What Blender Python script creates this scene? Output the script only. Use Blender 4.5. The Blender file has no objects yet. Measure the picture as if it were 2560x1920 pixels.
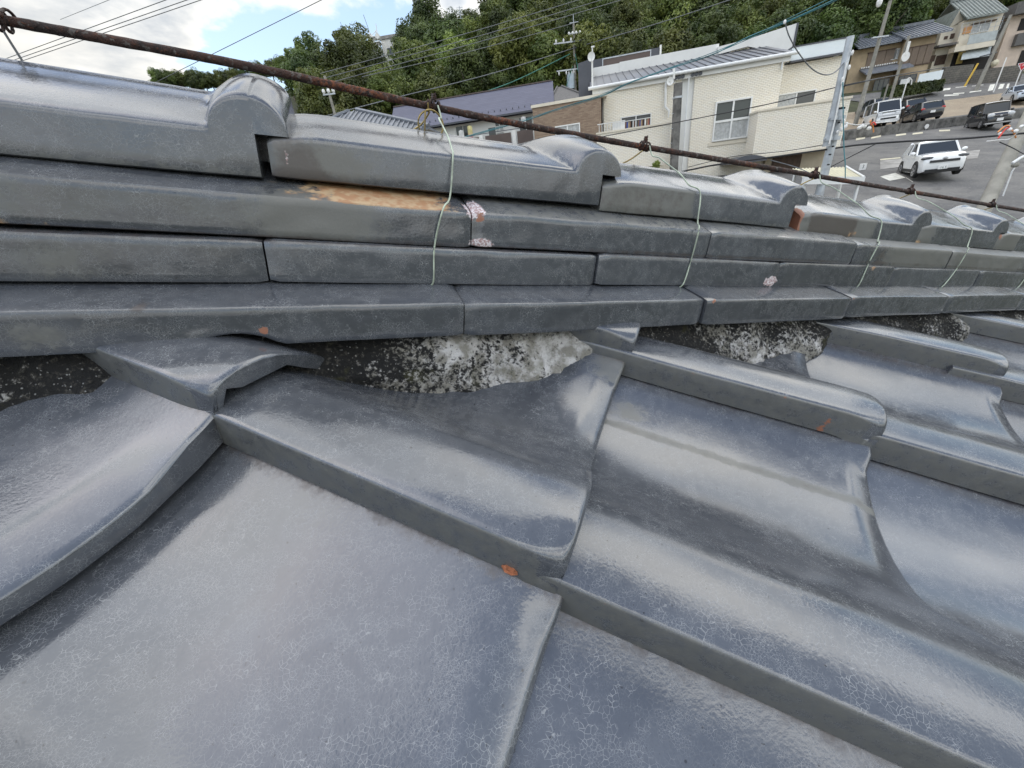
import bpy, bmesh, math, random
import numpy as np
from mathutils import Vector, Matrix, noise as mnoise
random.seed(7); rng = np.random.default_rng(7)
scene = bpy.context.scene
COL = scene.collection

# ------------------------------------------------------------------ calibration of the place (metres)
F = 960.65; CX, CY = 1280.0, 960.0
def nrm(v):
    v = np.asarray(v, float); return v / np.linalg.norm(v)
UPc = -nrm([1520 - CX, 2850 - CY, F])
Yc = nrm(np.array([0, 0, 1.0]) - UPc * UPc[2]); Xc = np.cross(Yc, UPc)
M3 = np.array([Xc, Yc, UPc])                       # camera axes -> world
CAMZ = 5.0
CAM = np.array([0, 0, CAMZ])
def W(v): return M3 @ np.asarray(v, float)
def wdir(px, py): return W([(px - CX) / F, (py - CY) / F, 1.0])
def at(px, py, Y):                                  # a point seen towards (px,py), Y metres ahead
    d = wdir(px, py); return CAM + d * (Y / d[1])
def pix(P):
    c = M3.T @ (np.asarray(P) - CAM)
    return (CX + F * c[0] / c[2], CY + F * c[1] / c[2], c[2])

# ------------------------------------------------------------------ camera
cam_d = bpy.data.cameras.new("camera"); cam = bpy.data.objects.new("camera", cam_d); COL.objects.link(cam)
cam_d.sensor_fit = 'HORIZONTAL'; cam_d.sensor_width = 36.0; cam_d.lens = 36.0 * F / 2560
cam_d.clip_start = 0.01; cam_d.clip_end = 3000
mw = Matrix.Identity(4)
for i in range(3):
    mw[i][0] = M3[i][0]; mw[i][1] = -M3[i][1]; mw[i][2] = -M3[i][2]; mw[i][3] = CAM[i]
cam.matrix_world = mw
scene.camera = cam

# ------------------------------------------------------------------ world: Nishita sky with broken cloud
SUN = nrm([-0.46, 0.02, 0.88])
world = bpy.data.worlds.new("World"); scene.world = world; world.use_nodes = True
def build_world():
    nt = world.node_tree; nt.nodes.clear(); N = nt.nodes.new; L = nt.links.new
    out = N('ShaderNodeOutputWorld'); bg = N('ShaderNodeBackground'); bg2 = N('ShaderNodeBackground')
    sky = N('ShaderNodeTexSky'); sky.sky_type = 'NISHITA'; sky.sun_disc = False
    sky.sun_elevation = math.asin(SUN[2]); sky.sun_rotation = math.atan2(SUN[0], SUN[1])
    sky.air_density = 1.3; sky.dust_density = 1.4; sky.ozone_density = 0.8
    bg.inputs[1].default_value = 0.15
    L(sky.outputs[0], bg.inputs[0])
    tc = N('ShaderNodeTexCoord')
    sep = N('ShaderNodeSeparateXYZ'); L(tc.outputs['Generated'], sep.inputs[0])
    zz = N('ShaderNodeMath'); zz.operation = 'MAXIMUM'; L(sep.outputs[2], zz.inputs[0]); zz.inputs[1].default_value = 0.0
    za = N('ShaderNodeMath'); za.operation = 'ADD'; L(zz.outputs[0], za.inputs[0]); za.inputs[1].default_value = 0.22
    dv = N('ShaderNodeVectorMath'); dv.operation = 'DIVIDE'
    cb = N('ShaderNodeCombineXYZ')
    for k in range(3): L(za.outputs[0], cb.inputs[k])
    L(tc.outputs['Generated'], dv.inputs[0]); L(cb.outputs[0], dv.inputs[1])
    def noise(scale, detail, off, rough=0.55, dist=0.0):
        mp = N('ShaderNodeMapping'); mp.inputs['Location'].default_value = off; L(dv.outputs[0], mp.inputs[0])
        n = N('ShaderNodeTexNoise'); n.inputs['Scale'].default_value = scale; n.inputs['Detail'].default_value = detail
        n.inputs['Roughness'].default_value = rough; n.inputs['Distortion'].default_value = dist
        L(mp.outputs[0], n.inputs['Vector']); return n.outputs['Fac']
    cov = noise(1.15, 8, (3.1, 1.7, 0.4), 0.56, 0.25)
    # in view, a wide opening of blue and a bank of cloud, as the photograph has them
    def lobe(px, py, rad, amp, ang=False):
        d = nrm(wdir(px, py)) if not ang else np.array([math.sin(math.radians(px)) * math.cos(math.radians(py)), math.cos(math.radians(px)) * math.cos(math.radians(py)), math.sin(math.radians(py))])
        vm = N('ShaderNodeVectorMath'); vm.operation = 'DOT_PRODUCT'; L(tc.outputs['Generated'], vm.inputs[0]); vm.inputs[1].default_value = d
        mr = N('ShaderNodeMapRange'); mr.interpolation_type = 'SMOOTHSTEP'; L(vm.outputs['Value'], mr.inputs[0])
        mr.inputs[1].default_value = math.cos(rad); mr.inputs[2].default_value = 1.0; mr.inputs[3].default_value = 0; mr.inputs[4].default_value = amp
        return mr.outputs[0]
    def add(a, b):
        m = N('ShaderNodeMath'); m.operation = 'ADD'; L(a, m.inputs[0])
        if isinstance(b, (int, float)): m.inputs[1].default_value = b
        else: L(b, m.inputs[1])
        return m.outputs[0]
    k0 = N('ShaderNodeMath'); k0.operation = 'MULTIPLY_ADD'; L(cov, k0.inputs[0]); k0.inputs[1].default_value = 2.7; k0.inputs[2].default_value = -0.84
    c = k0.outputs[0]
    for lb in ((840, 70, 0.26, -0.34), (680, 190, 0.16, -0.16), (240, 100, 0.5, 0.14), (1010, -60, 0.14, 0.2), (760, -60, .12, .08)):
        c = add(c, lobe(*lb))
    for az, el, rad, amp in ((60, 38, 0.40, 0.45), (68, 17, 0.2, -0.35), (84, 66, .32, -.45), (-52, 63, .2, .25), (-78, 46, .26, -.5), (-70, 80, .24, -.6), (150, 84, .5, -1.1), (-100, 30, .4, -.2), (170, 60, .6, .06)):  # cloud and gaps out of view, added to shape the tile reflections
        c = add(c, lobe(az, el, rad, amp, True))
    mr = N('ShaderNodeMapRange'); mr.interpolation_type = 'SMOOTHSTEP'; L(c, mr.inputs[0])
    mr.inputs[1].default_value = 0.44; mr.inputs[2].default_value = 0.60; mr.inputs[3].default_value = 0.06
    # cloud brightness: grey undersides, bright lit edges
    sh = noise(1.7, 6, (7.3, 2.2, 5.0), 0.55)
    cr = N('ShaderNodeValToRGB'); L(sh, cr.inputs[0])
    e = cr.color_ramp.elements; e[0].position = 0.38; e[0].color = (0.46, 0.51, 0.57, 1); e[1].position = 0.60; e[1].color = (1.0, 0.97, 0.90, 1)
    thin = N('ShaderNodeMapRange'); L(c, thin.inputs[0]); thin.inputs[1].default_value = 0.52; thin.inputs[2].default_value = 0.80
    mixc = N('ShaderNodeMixRGB'); L(thin.outputs[0], mixc.inputs[0]); mixc.inputs[1].default_value = (1.02, 1.0, 0.95, 1); L(cr.outputs[0], mixc.inputs[2])
    L(mixc.outputs[0], bg2.inputs[0])
    # cloud brightened by azimuth away from the sun, boosted for the tile reflections
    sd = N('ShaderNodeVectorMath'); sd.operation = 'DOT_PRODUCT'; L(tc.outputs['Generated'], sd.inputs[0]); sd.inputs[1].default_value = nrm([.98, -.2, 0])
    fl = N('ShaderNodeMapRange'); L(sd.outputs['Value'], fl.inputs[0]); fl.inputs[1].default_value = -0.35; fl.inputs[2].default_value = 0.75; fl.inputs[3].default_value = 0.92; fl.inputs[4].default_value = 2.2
    # overcast luminance grows towards the zenith (the CIE law 1 + 2 sin elevation)
    cie = N('ShaderNodeMath'); cie.operation = 'MULTIPLY_ADD'; L(zz.outputs[0], cie.inputs[0]); cie.inputs[1].default_value = 1.02; cie.inputs[2].default_value = 0.54
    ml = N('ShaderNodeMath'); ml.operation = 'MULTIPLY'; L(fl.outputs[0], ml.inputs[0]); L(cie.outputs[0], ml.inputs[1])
    # cloud thins to a glare round the veiled sun
    gd = N('ShaderNodeVectorMath'); gd.operation = 'DOT_PRODUCT'; L(tc.outputs['Generated'], gd.inputs[0]); gd.inputs[1].default_value = SUN
    gl = N('ShaderNodeMapRange'); gl.interpolation_type = 'SMOOTHSTEP'; L(gd.outputs['Value'], gl.inputs[0]); gl.inputs[1].default_value = math.cos(math.radians(38)); gl.inputs[2].default_value = 1.0; gl.inputs[3].default_value = 1.0; gl.inputs[4].default_value = 1.1
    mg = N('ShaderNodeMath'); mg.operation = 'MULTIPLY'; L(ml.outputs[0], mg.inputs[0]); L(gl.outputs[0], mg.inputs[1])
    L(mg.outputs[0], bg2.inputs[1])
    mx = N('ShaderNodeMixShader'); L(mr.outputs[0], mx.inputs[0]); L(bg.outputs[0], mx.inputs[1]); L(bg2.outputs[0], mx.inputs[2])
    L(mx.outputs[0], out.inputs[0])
build_world()

sun_d = bpy.data.lights.new("sun", 'SUN'); sun_d.energy = 0.5; sun_d.angle = math.radians(60); sun_d.color = (1.0, 0.95, 0.87)
sun = bpy.data.objects.new("sun", sun_d); COL.objects.link(sun)
sun.rotation_euler = Vector(SUN).to_track_quat('Z', 'Y').to_euler()
cy = scene.cycles; cy.max_bounces = 4; cy.diffuse_bounces = 2; cy.glossy_bounces = 3; cy.transmission_bounces = 2; cy.transparent_max_bounces = 4; cy.caustics_reflective = False; cy.caustics_refractive = False
vs = scene.view_settings
scene.display_settings.display_device = 'sRGB'
vs.view_transform = 'Standard'; vs.look = 'None'; vs.exposure = 0.62; vs.gamma = 1.0; vs.use_curve_mapping = False

# ------------------------------------------------------------------ materials
def newmat(name):
    m = bpy.data.materials.new(name); m.use_nodes = True; nt = m.node_tree
    return m, nt, nt.nodes['Principled BSDF']
class G:                                           # small node-graph helper
    def __init__(s, nt): s.nt = nt; s.N = nt.nodes.new; s.L = nt.links.new
    def put(s, sock, v):
        if v is None: return
        if hasattr(v, 'is_output'): s.L(v, sock)
        else: sock.default_value = v
    def pos(s):
        if not hasattr(s, '_p'): s._p = s.N('ShaderNodeNewGeometry').outputs['Position']
        return s._p
    def obj(s):
        if not hasattr(s, '_o'): s._o = s.N('ShaderNodeTexCoord').outputs['Object']
        return s._o
    def noise(s, scale, detail=3, rough=0.5, vec=None, dist=0, out='Fac'):
        n = s.N('ShaderNodeTexNoise'); n.inputs['Scale'].default_value = scale; n.inputs['Detail'].default_value = detail
        n.inputs['Roughness'].default_value = rough; n.inputs['Distortion'].default_value = dist
        s.L(vec or s.pos(), n.inputs['Vector']); return n.outputs[out]
    def voro(s, scale, feature='DISTANCE_TO_EDGE', vec=None, out='Distance'):
        n = s.N('ShaderNodeTexVoronoi'); n.feature = feature; n.inputs['Scale'].default_value = scale
        s.L(vec or s.pos(), n.inputs['Vector']); return n.outputs[out]
    def rng(s, v, a, b, c=0.0, d=1.0, smooth=True):
        m = s.N('ShaderNodeMapRange'); m.interpolation_type = 'SMOOTHSTEP' if smooth else 'LINEAR'
        s.put(m.inputs[0], v); m.inputs[1].default_value = a; m.inputs[2].default_value = b; m.inputs[3].default_value = c; m.inputs[4].default_value = d
        return m.outputs[0]
    def math(s, op, a, b=None):
        m = s.N('ShaderNodeMath'); m.operation = op; s.put(m.inputs[0], a); s.put(m.inputs[1], b); return m.outputs[0]
    def vmath(s, op, a, b):
        m = s.N('ShaderNodeVectorMath'); m.operation = op; s.put(m.inputs[0], a); s.put(m.inputs[1], b); return m.outputs[0]
    def mix(s, f, a, b):
        m = s.N('ShaderNodeMixRGB'); s.put(m.inputs[0], f)
        for k, v in ((1, a), (2, b)):
            if not hasattr(v, 'is_output') and len(v) == 3: v = (*v, 1)
            s.put(m.inputs[k], v)
        return m.outputs[0]
    def mul(s, a, b): return s.math('MULTIPLY', a, b)
    def bump(s, h, strength, dist, prev=None):
        b = s.N('ShaderNodeBump'); b.inputs['Strength'].default_value = strength; b.inputs['Distance'].default_value = dist
        s.L(h, b.inputs['Height'])
        if prev is not None: s.L(prev, b.inputs['Normal'])
        return b.outputs[0]
    def attr(s, name, out='Color'):
        a = s.N('ShaderNodeAttribute'); a.attribute_name = name; return a.outputs[out]
    def sep(s, v):
        n = s.N('ShaderNodeSeparateXYZ'); s.put(n.inputs[0], v); return n.outputs

def mat_glaze(name="glazed_tile", k=1.0, metal=.45):
    m, nt, b = newmat(name); g = G(nt)
    big = g.noise(7, 2, 0.55); nA = g.sep(g.noise(21, 2, .55, out='Color')); nBc = g.noise(105, 2, .6, out='Color'); nB = g.sep(nBc); nC = g.sep(g.noise(470, 2, .6, out='Color'))
    sc = g.vmath('SCALE', nBc, None); sc.node.inputs['Scale'].default_value = 0.0035
    pv = g.vmath('ADD', g.pos(), sc)
    base = g.mix(g.rng(big, .35, .65), tuple(k * q for q in (0.116, 0.127, 0.147)), tuple(k * q for q in (0.144, 0.157, 0.180)))
    base = g.mix(g.mul(g.rng(nA[0], .45, .72), 0.45), base, tuple(k * q for q in (0.168, 0.187, 0.215)))
    base = g.mix(g.mul(g.rng(nC[0], .45, .62), 0.28), base, (0.084, 0.092, 0.108))
    base = g.mix(g.rng(nC[2], .70, .75), base, (0.035, 0.036, 0.04))
    pit = g.mul(g.rng(g.voro(95, 'F1'), .045, .085, 1, 0), g.rng(nA[0], .50, .56))
    base = g.mix(g.mul(pit, .85), base, (0.03, 0.03, 0.032))
    ob = nt.nodes.new('ShaderNodeObjectInfo'); hv_ = nt.nodes.new('ShaderNodeHueSaturation'); nt.links.new(base, hv_.inputs['Color']); nt.links.new(g.rng(ob.outputs['Random'], 0, 1, .84, 1.14, False), hv_.inputs['Value']); base = hv_.outputs[0]
    # crackle in the glaze: broken hairlines, patchy
    c1 = g.rng(g.voro(400, vec=pv), 0.0, 0.045, 1, 0); c2 = g.rng(g.voro(760, vec=pv), 0.0, 0.06, 1, 0)
    m1 = g.rng(nA[1], .32, .68, .25, 1); m2 = g.rng(nA[2], .32, .66, .3, 1)
    c1 = g.mul(g.mul(c1, m1), g.rng(nB[1], .42, .56)); c2 = g.mul(g.mul(c2, m2), g.rng(nB[2], .40, .56))
    crack = g.math('MAXIMUM', c1, g.mul(c2, 0.75))
    colr = g.mix(g.mul(crack, 0.60), base, (0.33, 0.345, 0.355))
    st = g.sep(g.attr('st'))
    n3 = g.math('ADD', g.mul(nB[0], .7), g.mul(nC[1], .3))
    def mask(v, lo=0.30, hi=0.55):
        return g.mul(g.rng(g.math('ADD', v, g.math('MULTIPLY', g.math('SUBTRACT', n3, 0.5), 1.1)), lo, hi), g.rng(v, .02, .1))
    rust = mask(st[0]); oliv = mask(st[1], .2, .7); whit = mask(st[2], .42, .5)
    dkm = mask(g.attr('dk', 'Fac'), .2, .7); clm = mask(g.attr('clay', 'Fac'), .45, .52)
    colr = g.mix(g.mul(oliv, 0.6), colr, (0.135, 0.134, 0.112))
    colr = g.mix(g.mul(dkm, 0.8), colr, (0.045, 0.034, 0.030))
    colr = g.mix(g.mul(rust, 0.85), colr, g.mix(g.rng(nB[1], .4, .6), (0.40, 0.20, 0.08), (0.50, 0.34, 0.18)))
    colr = g.mix(whit, colr, g.mix(g.rng(nC[2], .42, .58), (0.32, 0.20, 0.20), (0.66, 0.62, 0.64)))
    colr = g.mix(clm, colr, (0.27, 0.105, 0.055))
    nt.links.new(colr, b.inputs['Base Color'])
    dirt = g.math('MAXIMUM', g.math('MAXIMUM', rust, whit), g.math('MAXIMUM', clm, g.math('MAXIMUM', g.mul(oliv, .6), g.mul(dkm, .6))))
    met = g.mul(g.math('SUBTRACT', 1.0, g.math('MAXIMUM', dirt, g.mul(crack, .8))), metal)
    nt.links.new(met, b.inputs['Metallic'])
    rough = g.math('ADD', g.math('ADD', 0.12, g.mul(g.rng(nA[0], .4, .7), 0.10)), g.mul(crack, 0.35))
    nt.links.new(g.math('ADD', rough, g.mul(dirt, 0.45)), b.inputs['Roughness'])
    b.inputs['IOR'].default_value = 1.8
    h = g.math('ADD', g.mul(nC[1], 0.6), g.mul(nA[1], 1.3))
    nt.links.new(g.bump(h, 0.18, 0.0007), b.inputs['Normal'])
    return m
def mat_mortar():
    m, nt, b = newmat("mouldy_mortar"); g = G(nt)
    n1 = g.noise(10, 6, .68); n2 = g.noise(240, 4, .7); v = g.voro(330, 'F1')
    pale = g.mix(g.rng(g.noise(70, 4, .6), .4, .65), (0.25, 0.24, 0.21), (0.56, 0.55, 0.54))
    blk = g.mix(g.rng(n2, .5, .7), (0.010, 0.010, 0.010), (0.075, 0.07, 0.06))
    mk = g.rng(g.math('ADD', g.math('ADD', n1, g.attr('pale', 'Fac')), g.mul(g.math('SUBTRACT', n2, .5), .7)), .44, .58)
    c = g.mix(mk, blk, pale)
    peb = g.rng(v, .12, .3, 1, 0); peb = g.mul(peb, g.rng(g.voro(330, 'F1', out='Color'), .52, .72))
    c = g.mix(g.mul(peb, .85), c, (0.40, 0.40, 0.39))
    mo = g.rng(g.noise(45, 4), .6, .7); c = g.mix(g.mul(mo, .35), c, (0.07, 0.07, 0.02))
    nt.links.new(c, b.inputs['Base Color']); b.inputs['Roughness'].default_value = 0.95
    nb = g.bump(g.math('ADD', g.mul(peb, .6), n2), 0.9, 0.004); nt.links.new(nb, b.inputs['Normal'])
    return m
def mat_rust():
    m, nt, b = newmat("rusty_iron"); g = G(nt)
    n1 = g.noise(90, 5, .65); n2 = g.noise(320, 4, .7)
    c = g.mix(g.rng(n1, .4, .62), (0.020, 0.012, 0.010), (0.050, 0.023, 0.016))
    c = g.mix(g.rng(n2, .54, .70), c, (0.13, 0.045, 0.020))
    c = g.mix(g.mul(g.rng(g.noise(200, 3), .58, .66), .7), c, (0.14, 0.13, 0.12))
    st = g.attr('dk', 'Fac'); c = g.mix(g.mul(st, g.mul(g.rng(n2, .4, .6), .6)), c, (0.28, 0.085, 0.03))
    nt.links.new(c, b.inputs['Base Color']); b.inputs['Roughness'].default_value = 0.8
    nt.links.new(g.bump(g.math('ADD', n1, n2), 0.8, 0.003), b.inputs['Normal'])
    return m
def simple(name, col, rough=0.6, metal=0.0, var=0.25, scale=3.0, bump=0.0, spec=None, coat=0):
    m, nt, b = newmat(name); g = G(nt)
    n = g.noise(scale, 5, .6, vec=g.obj())
    a = tuple(x * (1 - var) for x in col); c = tuple(min(1, x * (1 + var * .7)) for x in col)
    nt.links.new(g.mix(g.rng(n, .32, .68), a, c), b.inputs['Base Color'])
    b.inputs['Roughness'].default_value = rough; b.inputs['Metallic'].default_value = metal
    if bump: nt.links.new(g.bump(g.noise(scale * 8, 4, .6, vec=g.obj()), bump, 0.02), b.inputs['Normal'])
    if coat: b.inputs['Coat Weight'].default_value = coat; b.inputs['Coat Roughness'].default_value = 0.05
    return m
def mat_brick(name, c1, c2, mortar, bw, bh, msize=0.012, bumpd=0.012, stain=0.15):
    m, nt, b = newmat(name); g = G(nt)
    o = g.sep(g.obj()); cb = nt.nodes.new('ShaderNodeCombineXYZ')
    nt.links.new(g.math('ADD', o[0], o[1]), cb.inputs[0]); nt.links.new(o[2], cb.inputs[1])
    br = nt.nodes.new('ShaderNodeTexBrick'); nt.links.new(cb.outputs[0], br.inputs['Vector'])
    br.inputs['Scale'].default_value = 1.0; br.inputs['Brick Width'].default_value = bw; br.inputs['Row Height'].default_value = bh
    br.inputs['Mortar Size'].default_value = msize; br.inputs['Color1'].default_value = (*c1, 1); br.inputs['Color2'].default_value = (*c2, 1); br.inputs['Mortar'].default_value = (*mortar, 1)
    br.inputs['Mortar Smooth'].default_value = 0.2
    cc = g.mix(g.mul(g.rng(g.noise(.9, 5, .65, vec=g.obj()), .45, .75), stain), br.outputs['Color'], (0.30, 0.27, 0.22))
    nt.links.new(cc, b.inputs['Base Color']); b.inputs['Roughness'].default_value = 0.8
    nt.links.new(g.bump(g.math('SUBTRACT', 1.0, br.outputs['Fac']), 0.8, bumpd), b.inputs['Normal'])
    return m
def mat_leaf(name, dark, light, trans=0.25):
    m, nt, b = newmat(name); g = G(nt)
    oi = nt.nodes.new('ShaderNodeObjectInfo')
    n = g.noise(0.45, 3, .6); n2 = g.noise(4, 2, .5)
    f = g.math('ADD', g.mul(n, .75), g.mul(n2, .25))
    c = g.mix(g.rng(f, .36, .64), dark, light)
    hs = nt.nodes.new('ShaderNodeHueSaturation'); nt.links.new(c, hs.inputs['Color'])
    nt.links.new(g.rng(oi.outputs['Random'], 0, 1, .475, .515, False), hs.inputs['Hue']); nt.links.new(g.rng(oi.outputs['Random'], 0, 1, .75, 1.35, False), hs.inputs['Value'])
    nt.links.new(hs.outputs[0], b.inputs['Base Color']); b.inputs['Roughness'].default_value = 0.55
    tr = nt.nodes.new('ShaderNodeBsdfTranslucent'); nt.links.new(hs.outputs[0], tr.inputs[0])
    mx = nt.nodes.new('ShaderNodeMixShader'); mx.inputs[0].default_value = trans
    nt.links.new(b.outputs[0], mx.inputs[1]); nt.links.new(tr.outputs[0], mx.inputs[2])
    nt.links.new(mx.outputs[0], nt.nodes['Material Output'].inputs[0])
    return m
def mat_asphalt(name, col=(0.058, 0.058, 0.060), pale=(0.10, 0.098, 0.093)):
    m, nt, b = newmat(name); g = G(nt)
    c = g.mix(g.rng(g.noise(.35, 6, .65), .38, .66), col, pale)
    c = g.mix(g.mul(g.rng(g.noise(9, 4, .7), .5, .75), .5), c, tuple(x * 1.7 for x in pale))
    c = g.mix(g.mul(g.rng(g.noise(1.2, 4, .6, vec=g.vmath('ADD', g.pos(), (9, 2, 4))), .55, .7), .45), c, tuple(x * .55 for x in col))
    nt.links.new(c, b.inputs['Base Color']); b.inputs['Roughness'].default_value = 0.9
    nt.links.new(g.bump(g.noise(40, 4, .7), .5, .02), b.inputs['Normal'])
    return m
def mat_glass(name, col=(0.02, 0.025, 0.03), rough=0.05):
    m, nt, b = newmat(name)
    b.inputs['Base Color'].default_value = (*col, 1); b.inputs['Roughness'].default_value = rough; b.inputs['IOR'].default_value = 1.52
    return m
MT = dict(
    glaze=mat_glaze(k=.74, metal=.30), glazedark=mat_glaze('dark_glazed_course_tile', .60, .22), mortar=mat_mortar(), rust=mat_rust(),
    clay=simple("bare_clay", (0.34, 0.125, 0.06), .9, scale=300, bump=.3),
    copper=simple("patinated_copper_wire", (0.42, 0.48, 0.38), .55, .0, .35, 60),
    copper_raw=simple("tarnished_copper_wire", (0.36, 0.27, 0.10), .45, .5, .4, 60),
    deck=simple("roof_boards", (0.05, 0.045, 0.04), .95, scale=6),
    wallbeige=simple("beige_render", (0.52, 0.45, 0.34), .9, var=.14, scale=1.2, bump=.1),
    white=simple("white_paint", (0.78, 0.78, 0.75), .55, var=.06, scale=.8),
    cream=simple("cream_paint", (0.72, 0.66, 0.54), .75, var=.08, scale=1),
    palepanel=simple("pale_metal_panel", (0.74, 0.80, 0.82), .4, var=.05, scale=.6),
    whitebrick=mat_brick("white_brick_tile", (0.88, 0.815, 0.68), (0.90, 0.855, 0.75), (0.62, 0.57, 0.47), .24, .085, .010, .01, .07),
    brownbrick=mat_brick("brown_brick_tile", (0.24, 0.165, 0.115), (0.36, 0.27, 0.19), (0.26, 0.19, 0.14), .23, .07, .010, .008, .10),
    stonewall=mat_brick("stained_block_wall", (0.115, 0.108, 0.095), (0.15, 0.14, 0.12), (0.05, 0.048, 0.042), .45, .22, .018, .02, .30),
    concrete=simple("weathered_concrete", (0.30, 0.29, 0.27), .9, var=.3, scale=1.5, bump=.15),
    concdark=simple("dark_stained_concrete", (0.15, 0.145, 0.135), .9, var=.55, scale=1.7, bump=.2),
    concpole=simple("concrete_pole", (0.27, 0.26, 0.225), .85, var=.18, scale=2.5, bump=.1),
    steel=simple("galvanised_steel", (0.46, 0.49, 0.52), .42, .35, var=.18, scale=3),
    metalroof=simple("charcoal_metal_roof", (0.10, 0.105, 0.12), .38, .2, var=.12, scale=.7),
    metaldark=simple("dark_metal_cladding", (0.075, 0.08, 0.095), .45, .1, var=.12, scale=.8),
    brownpanel=simple("brown_panel", (0.11, 0.082, 0.072), .6, var=.12, scale=1),
    purpleroof=mat_brick("lilac_slate", (0.100, 0.104, 0.145), (0.118, 0.122, 0.168), (0.078, 0.08, 0.112), .9, .18, .012, .006, .03),
    greytile=simple("grey_roof_tile", (0.16, 0.175, 0.20), .4, var=.25, scale=4),
    greentile=simple("grey_green_roof_tile", (0.19, 0.215, 0.20), .5, var=.25, scale=3),
    graphite=simple("graphite_shingle", (0.13, 0.125, 0.12), .8, var=.2, scale=6, bump=.2),
    wood=simple("dark_stained_wood", (0.085, 0.052, 0.036), .7, var=.3, scale=5),
    shutter=simple("brown_shutter", (0.17, 0.125, 0.09), .6, var=.12, scale=2),
    tanwall=simple("tan_stucco", (0.40, 0.31, 0.20), .9, var=.12, scale=1.5),
    pinkwall=simple("pale_pink_stucco", (0.62, 0.51, 0.42), .9, var=.1, scale=1.5),
    orange=simple("orange_board", (0.58, 0.30, 0.12), .6, var=.1),
    mustard=simple("mustard_panel", (0.38, 0.28, 0.08), .6, var=.2),
    cyanpanel=simple("translucent_panel", (0.42, 0.46, 0.46), .4, var=.12),
    black=simple("black_rubber", (0.02, 0.02, 0.02), .65, var=.2),
    dark=simple("dark_opening", (0.018, 0.016, 0.015), .8, var=.2),
    curtain=simple("pale_curtain", (0.46, 0.47, 0.46), .9, var=.2, scale=6),
    glass=mat_glass("window_glass", (0.075, 0.08, 0.08)), carglass=mat_glass("car_glass", (0.022, 0.028, 0.034)),
    carwhite=simple("white_car_paint", (0.80, 0.81, 0.80), .25, var=.02, coat=1), carblack=simple("black_car_paint", (0.010, 0.010, 0.013), .2, var=.1, coat=1),
    carsilver=simple("silver_car_paint", (0.55, 0.60, 0.66), .28, .3, var=.03, coat=1), cargrey=simple("grey_car_paint", (0.10, 0.11, 0.12), .25, .3, var=.03, coat=1),
    headlamp=mat_glass("clear_lamp", (0.55, 0.57, 0.58), .08), lampdark=mat_glass("smoked_lamp", (0.06, 0.065, 0.07), .08), redlamp=mat_glass("red_lamp", (0.45, 0.02, 0.02), .15),
    rim=simple("alloy_rim", (0.45, 0.45, 0.46), .35, .7, var=.1), plate=simple("white_plate", (0.80, 0.80, 0.78), .5, var=.03),
    ink=simple("dark_green_ink", (0.03, 0.10, 0.06), .6), signred=simple("sign_red", (0.55, 0.02, 0.03), .5, var=.05), signwhite=simple("sign_white", (0.82, 0.82, 0.82), .5, var=.03),
    asphalt=mat_asphalt("worn_asphalt", (0.098, 0.097, 0.096), (0.165, 0.16, 0.15)), asphaltpale=mat_asphalt("pale_lot_asphalt", (0.085, 0.084, 0.08), (0.15, 0.145, 0.135)),
    gravel=mat_asphalt("beige_gravel", (0.26, 0.21, 0.15), (0.34, 0.28, 0.20)), earth=simple("hill_soil", (0.05, 0.055, 0.025), .95, var=.4, scale=.5),
    roadpaint=simple("worn_road_paint", (0.66, 0.65, 0.58), .8, var=.2, scale=4), roadcream=simple("yellowed_road_paint", (0.58, 0.54, 0.40), .8, var=.18, scale=4),
    leafA=mat_leaf("dark_evergreen_leaves", (0.030, 0.054, 0.014), (0.108, 0.150, 0.034)),
    leafB=mat_leaf("mid_green_leaves", (0.050, 0.082, 0.018), (0.170, 0.208, 0.048)),
    leafC=mat_leaf("yellow_green_leaves", (0.085, 0.135, 0.026), (0.25, 0.31, 0.07)),
    leafD=mat_leaf("bamboo_leaves", (0.040, 0.062, 0.014), (0.13, 0.16, 0.035)),
    hedge=mat_leaf("hedge_leaves", (0.022, 0.042, 0.010), (0.075, 0.11, 0.022), .15),
    bark=simple("grey_bark", (0.11, 0.09, 0.07), .95, var=.35, scale=6),
    cableblack=simple("black_cable", (0.02, 0.02, 0.022), .6), cableteal=simple("teal_cable_sheath", (0.05, 0.19, 0.22), .5, var=.25, scale=2), cablegrey=simple("grey_wire", (0.16, 0.17, 0.18), .6), cablegreen=simple("green_guy_wire", (0.05, 0.20, 0.16), .6),
    cableorange=simple("orange_cable_guard", (0.72, 0.30, 0.10), .5, var=.1), cablered=simple("red_cable_guard", (0.66, 0.06, 0.04), .5, var=.1), porcelain=simple("white_porcelain", (0.78, 0.78, 0.76), .25, var=.05),
    transformer=simple("pale_blue_grey_paint", (0.42, 0.50, 0.56), .5, var=.08),
    canopy=simple("cream_corrugated_sheet", (0.58, 0.55, 0.40), .6, var=.12, scale=1), canopywhite=simple("white_gutter", (0.74, 0.75, 0.74), .5, var=.04),
    cloth1=simple("pink_laundry", (0.62, 0.34, 0.34), .9), cloth2=simple("yellow_laundry", (0.66, 0.60, 0.30), .9), cloth3=simple("white_laundry", (0.75, 0.75, 0.73), .9),
    book1=simple("red_book_spine", (0.35, 0.06, 0.06), .7), book2=simple("blue_book_spine", (0.05, 0.09, 0.32), .7), book3=simple("brown_book_spine", (0.20, 0.11, 0.07), .7), book4=simple("tan_book_spine", (0.42, 0.33, 0.20), .7),
    yellow=simple("yellow_pole_paint", (0.62, 0.40, 0.05), .5, var=.1))

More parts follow.
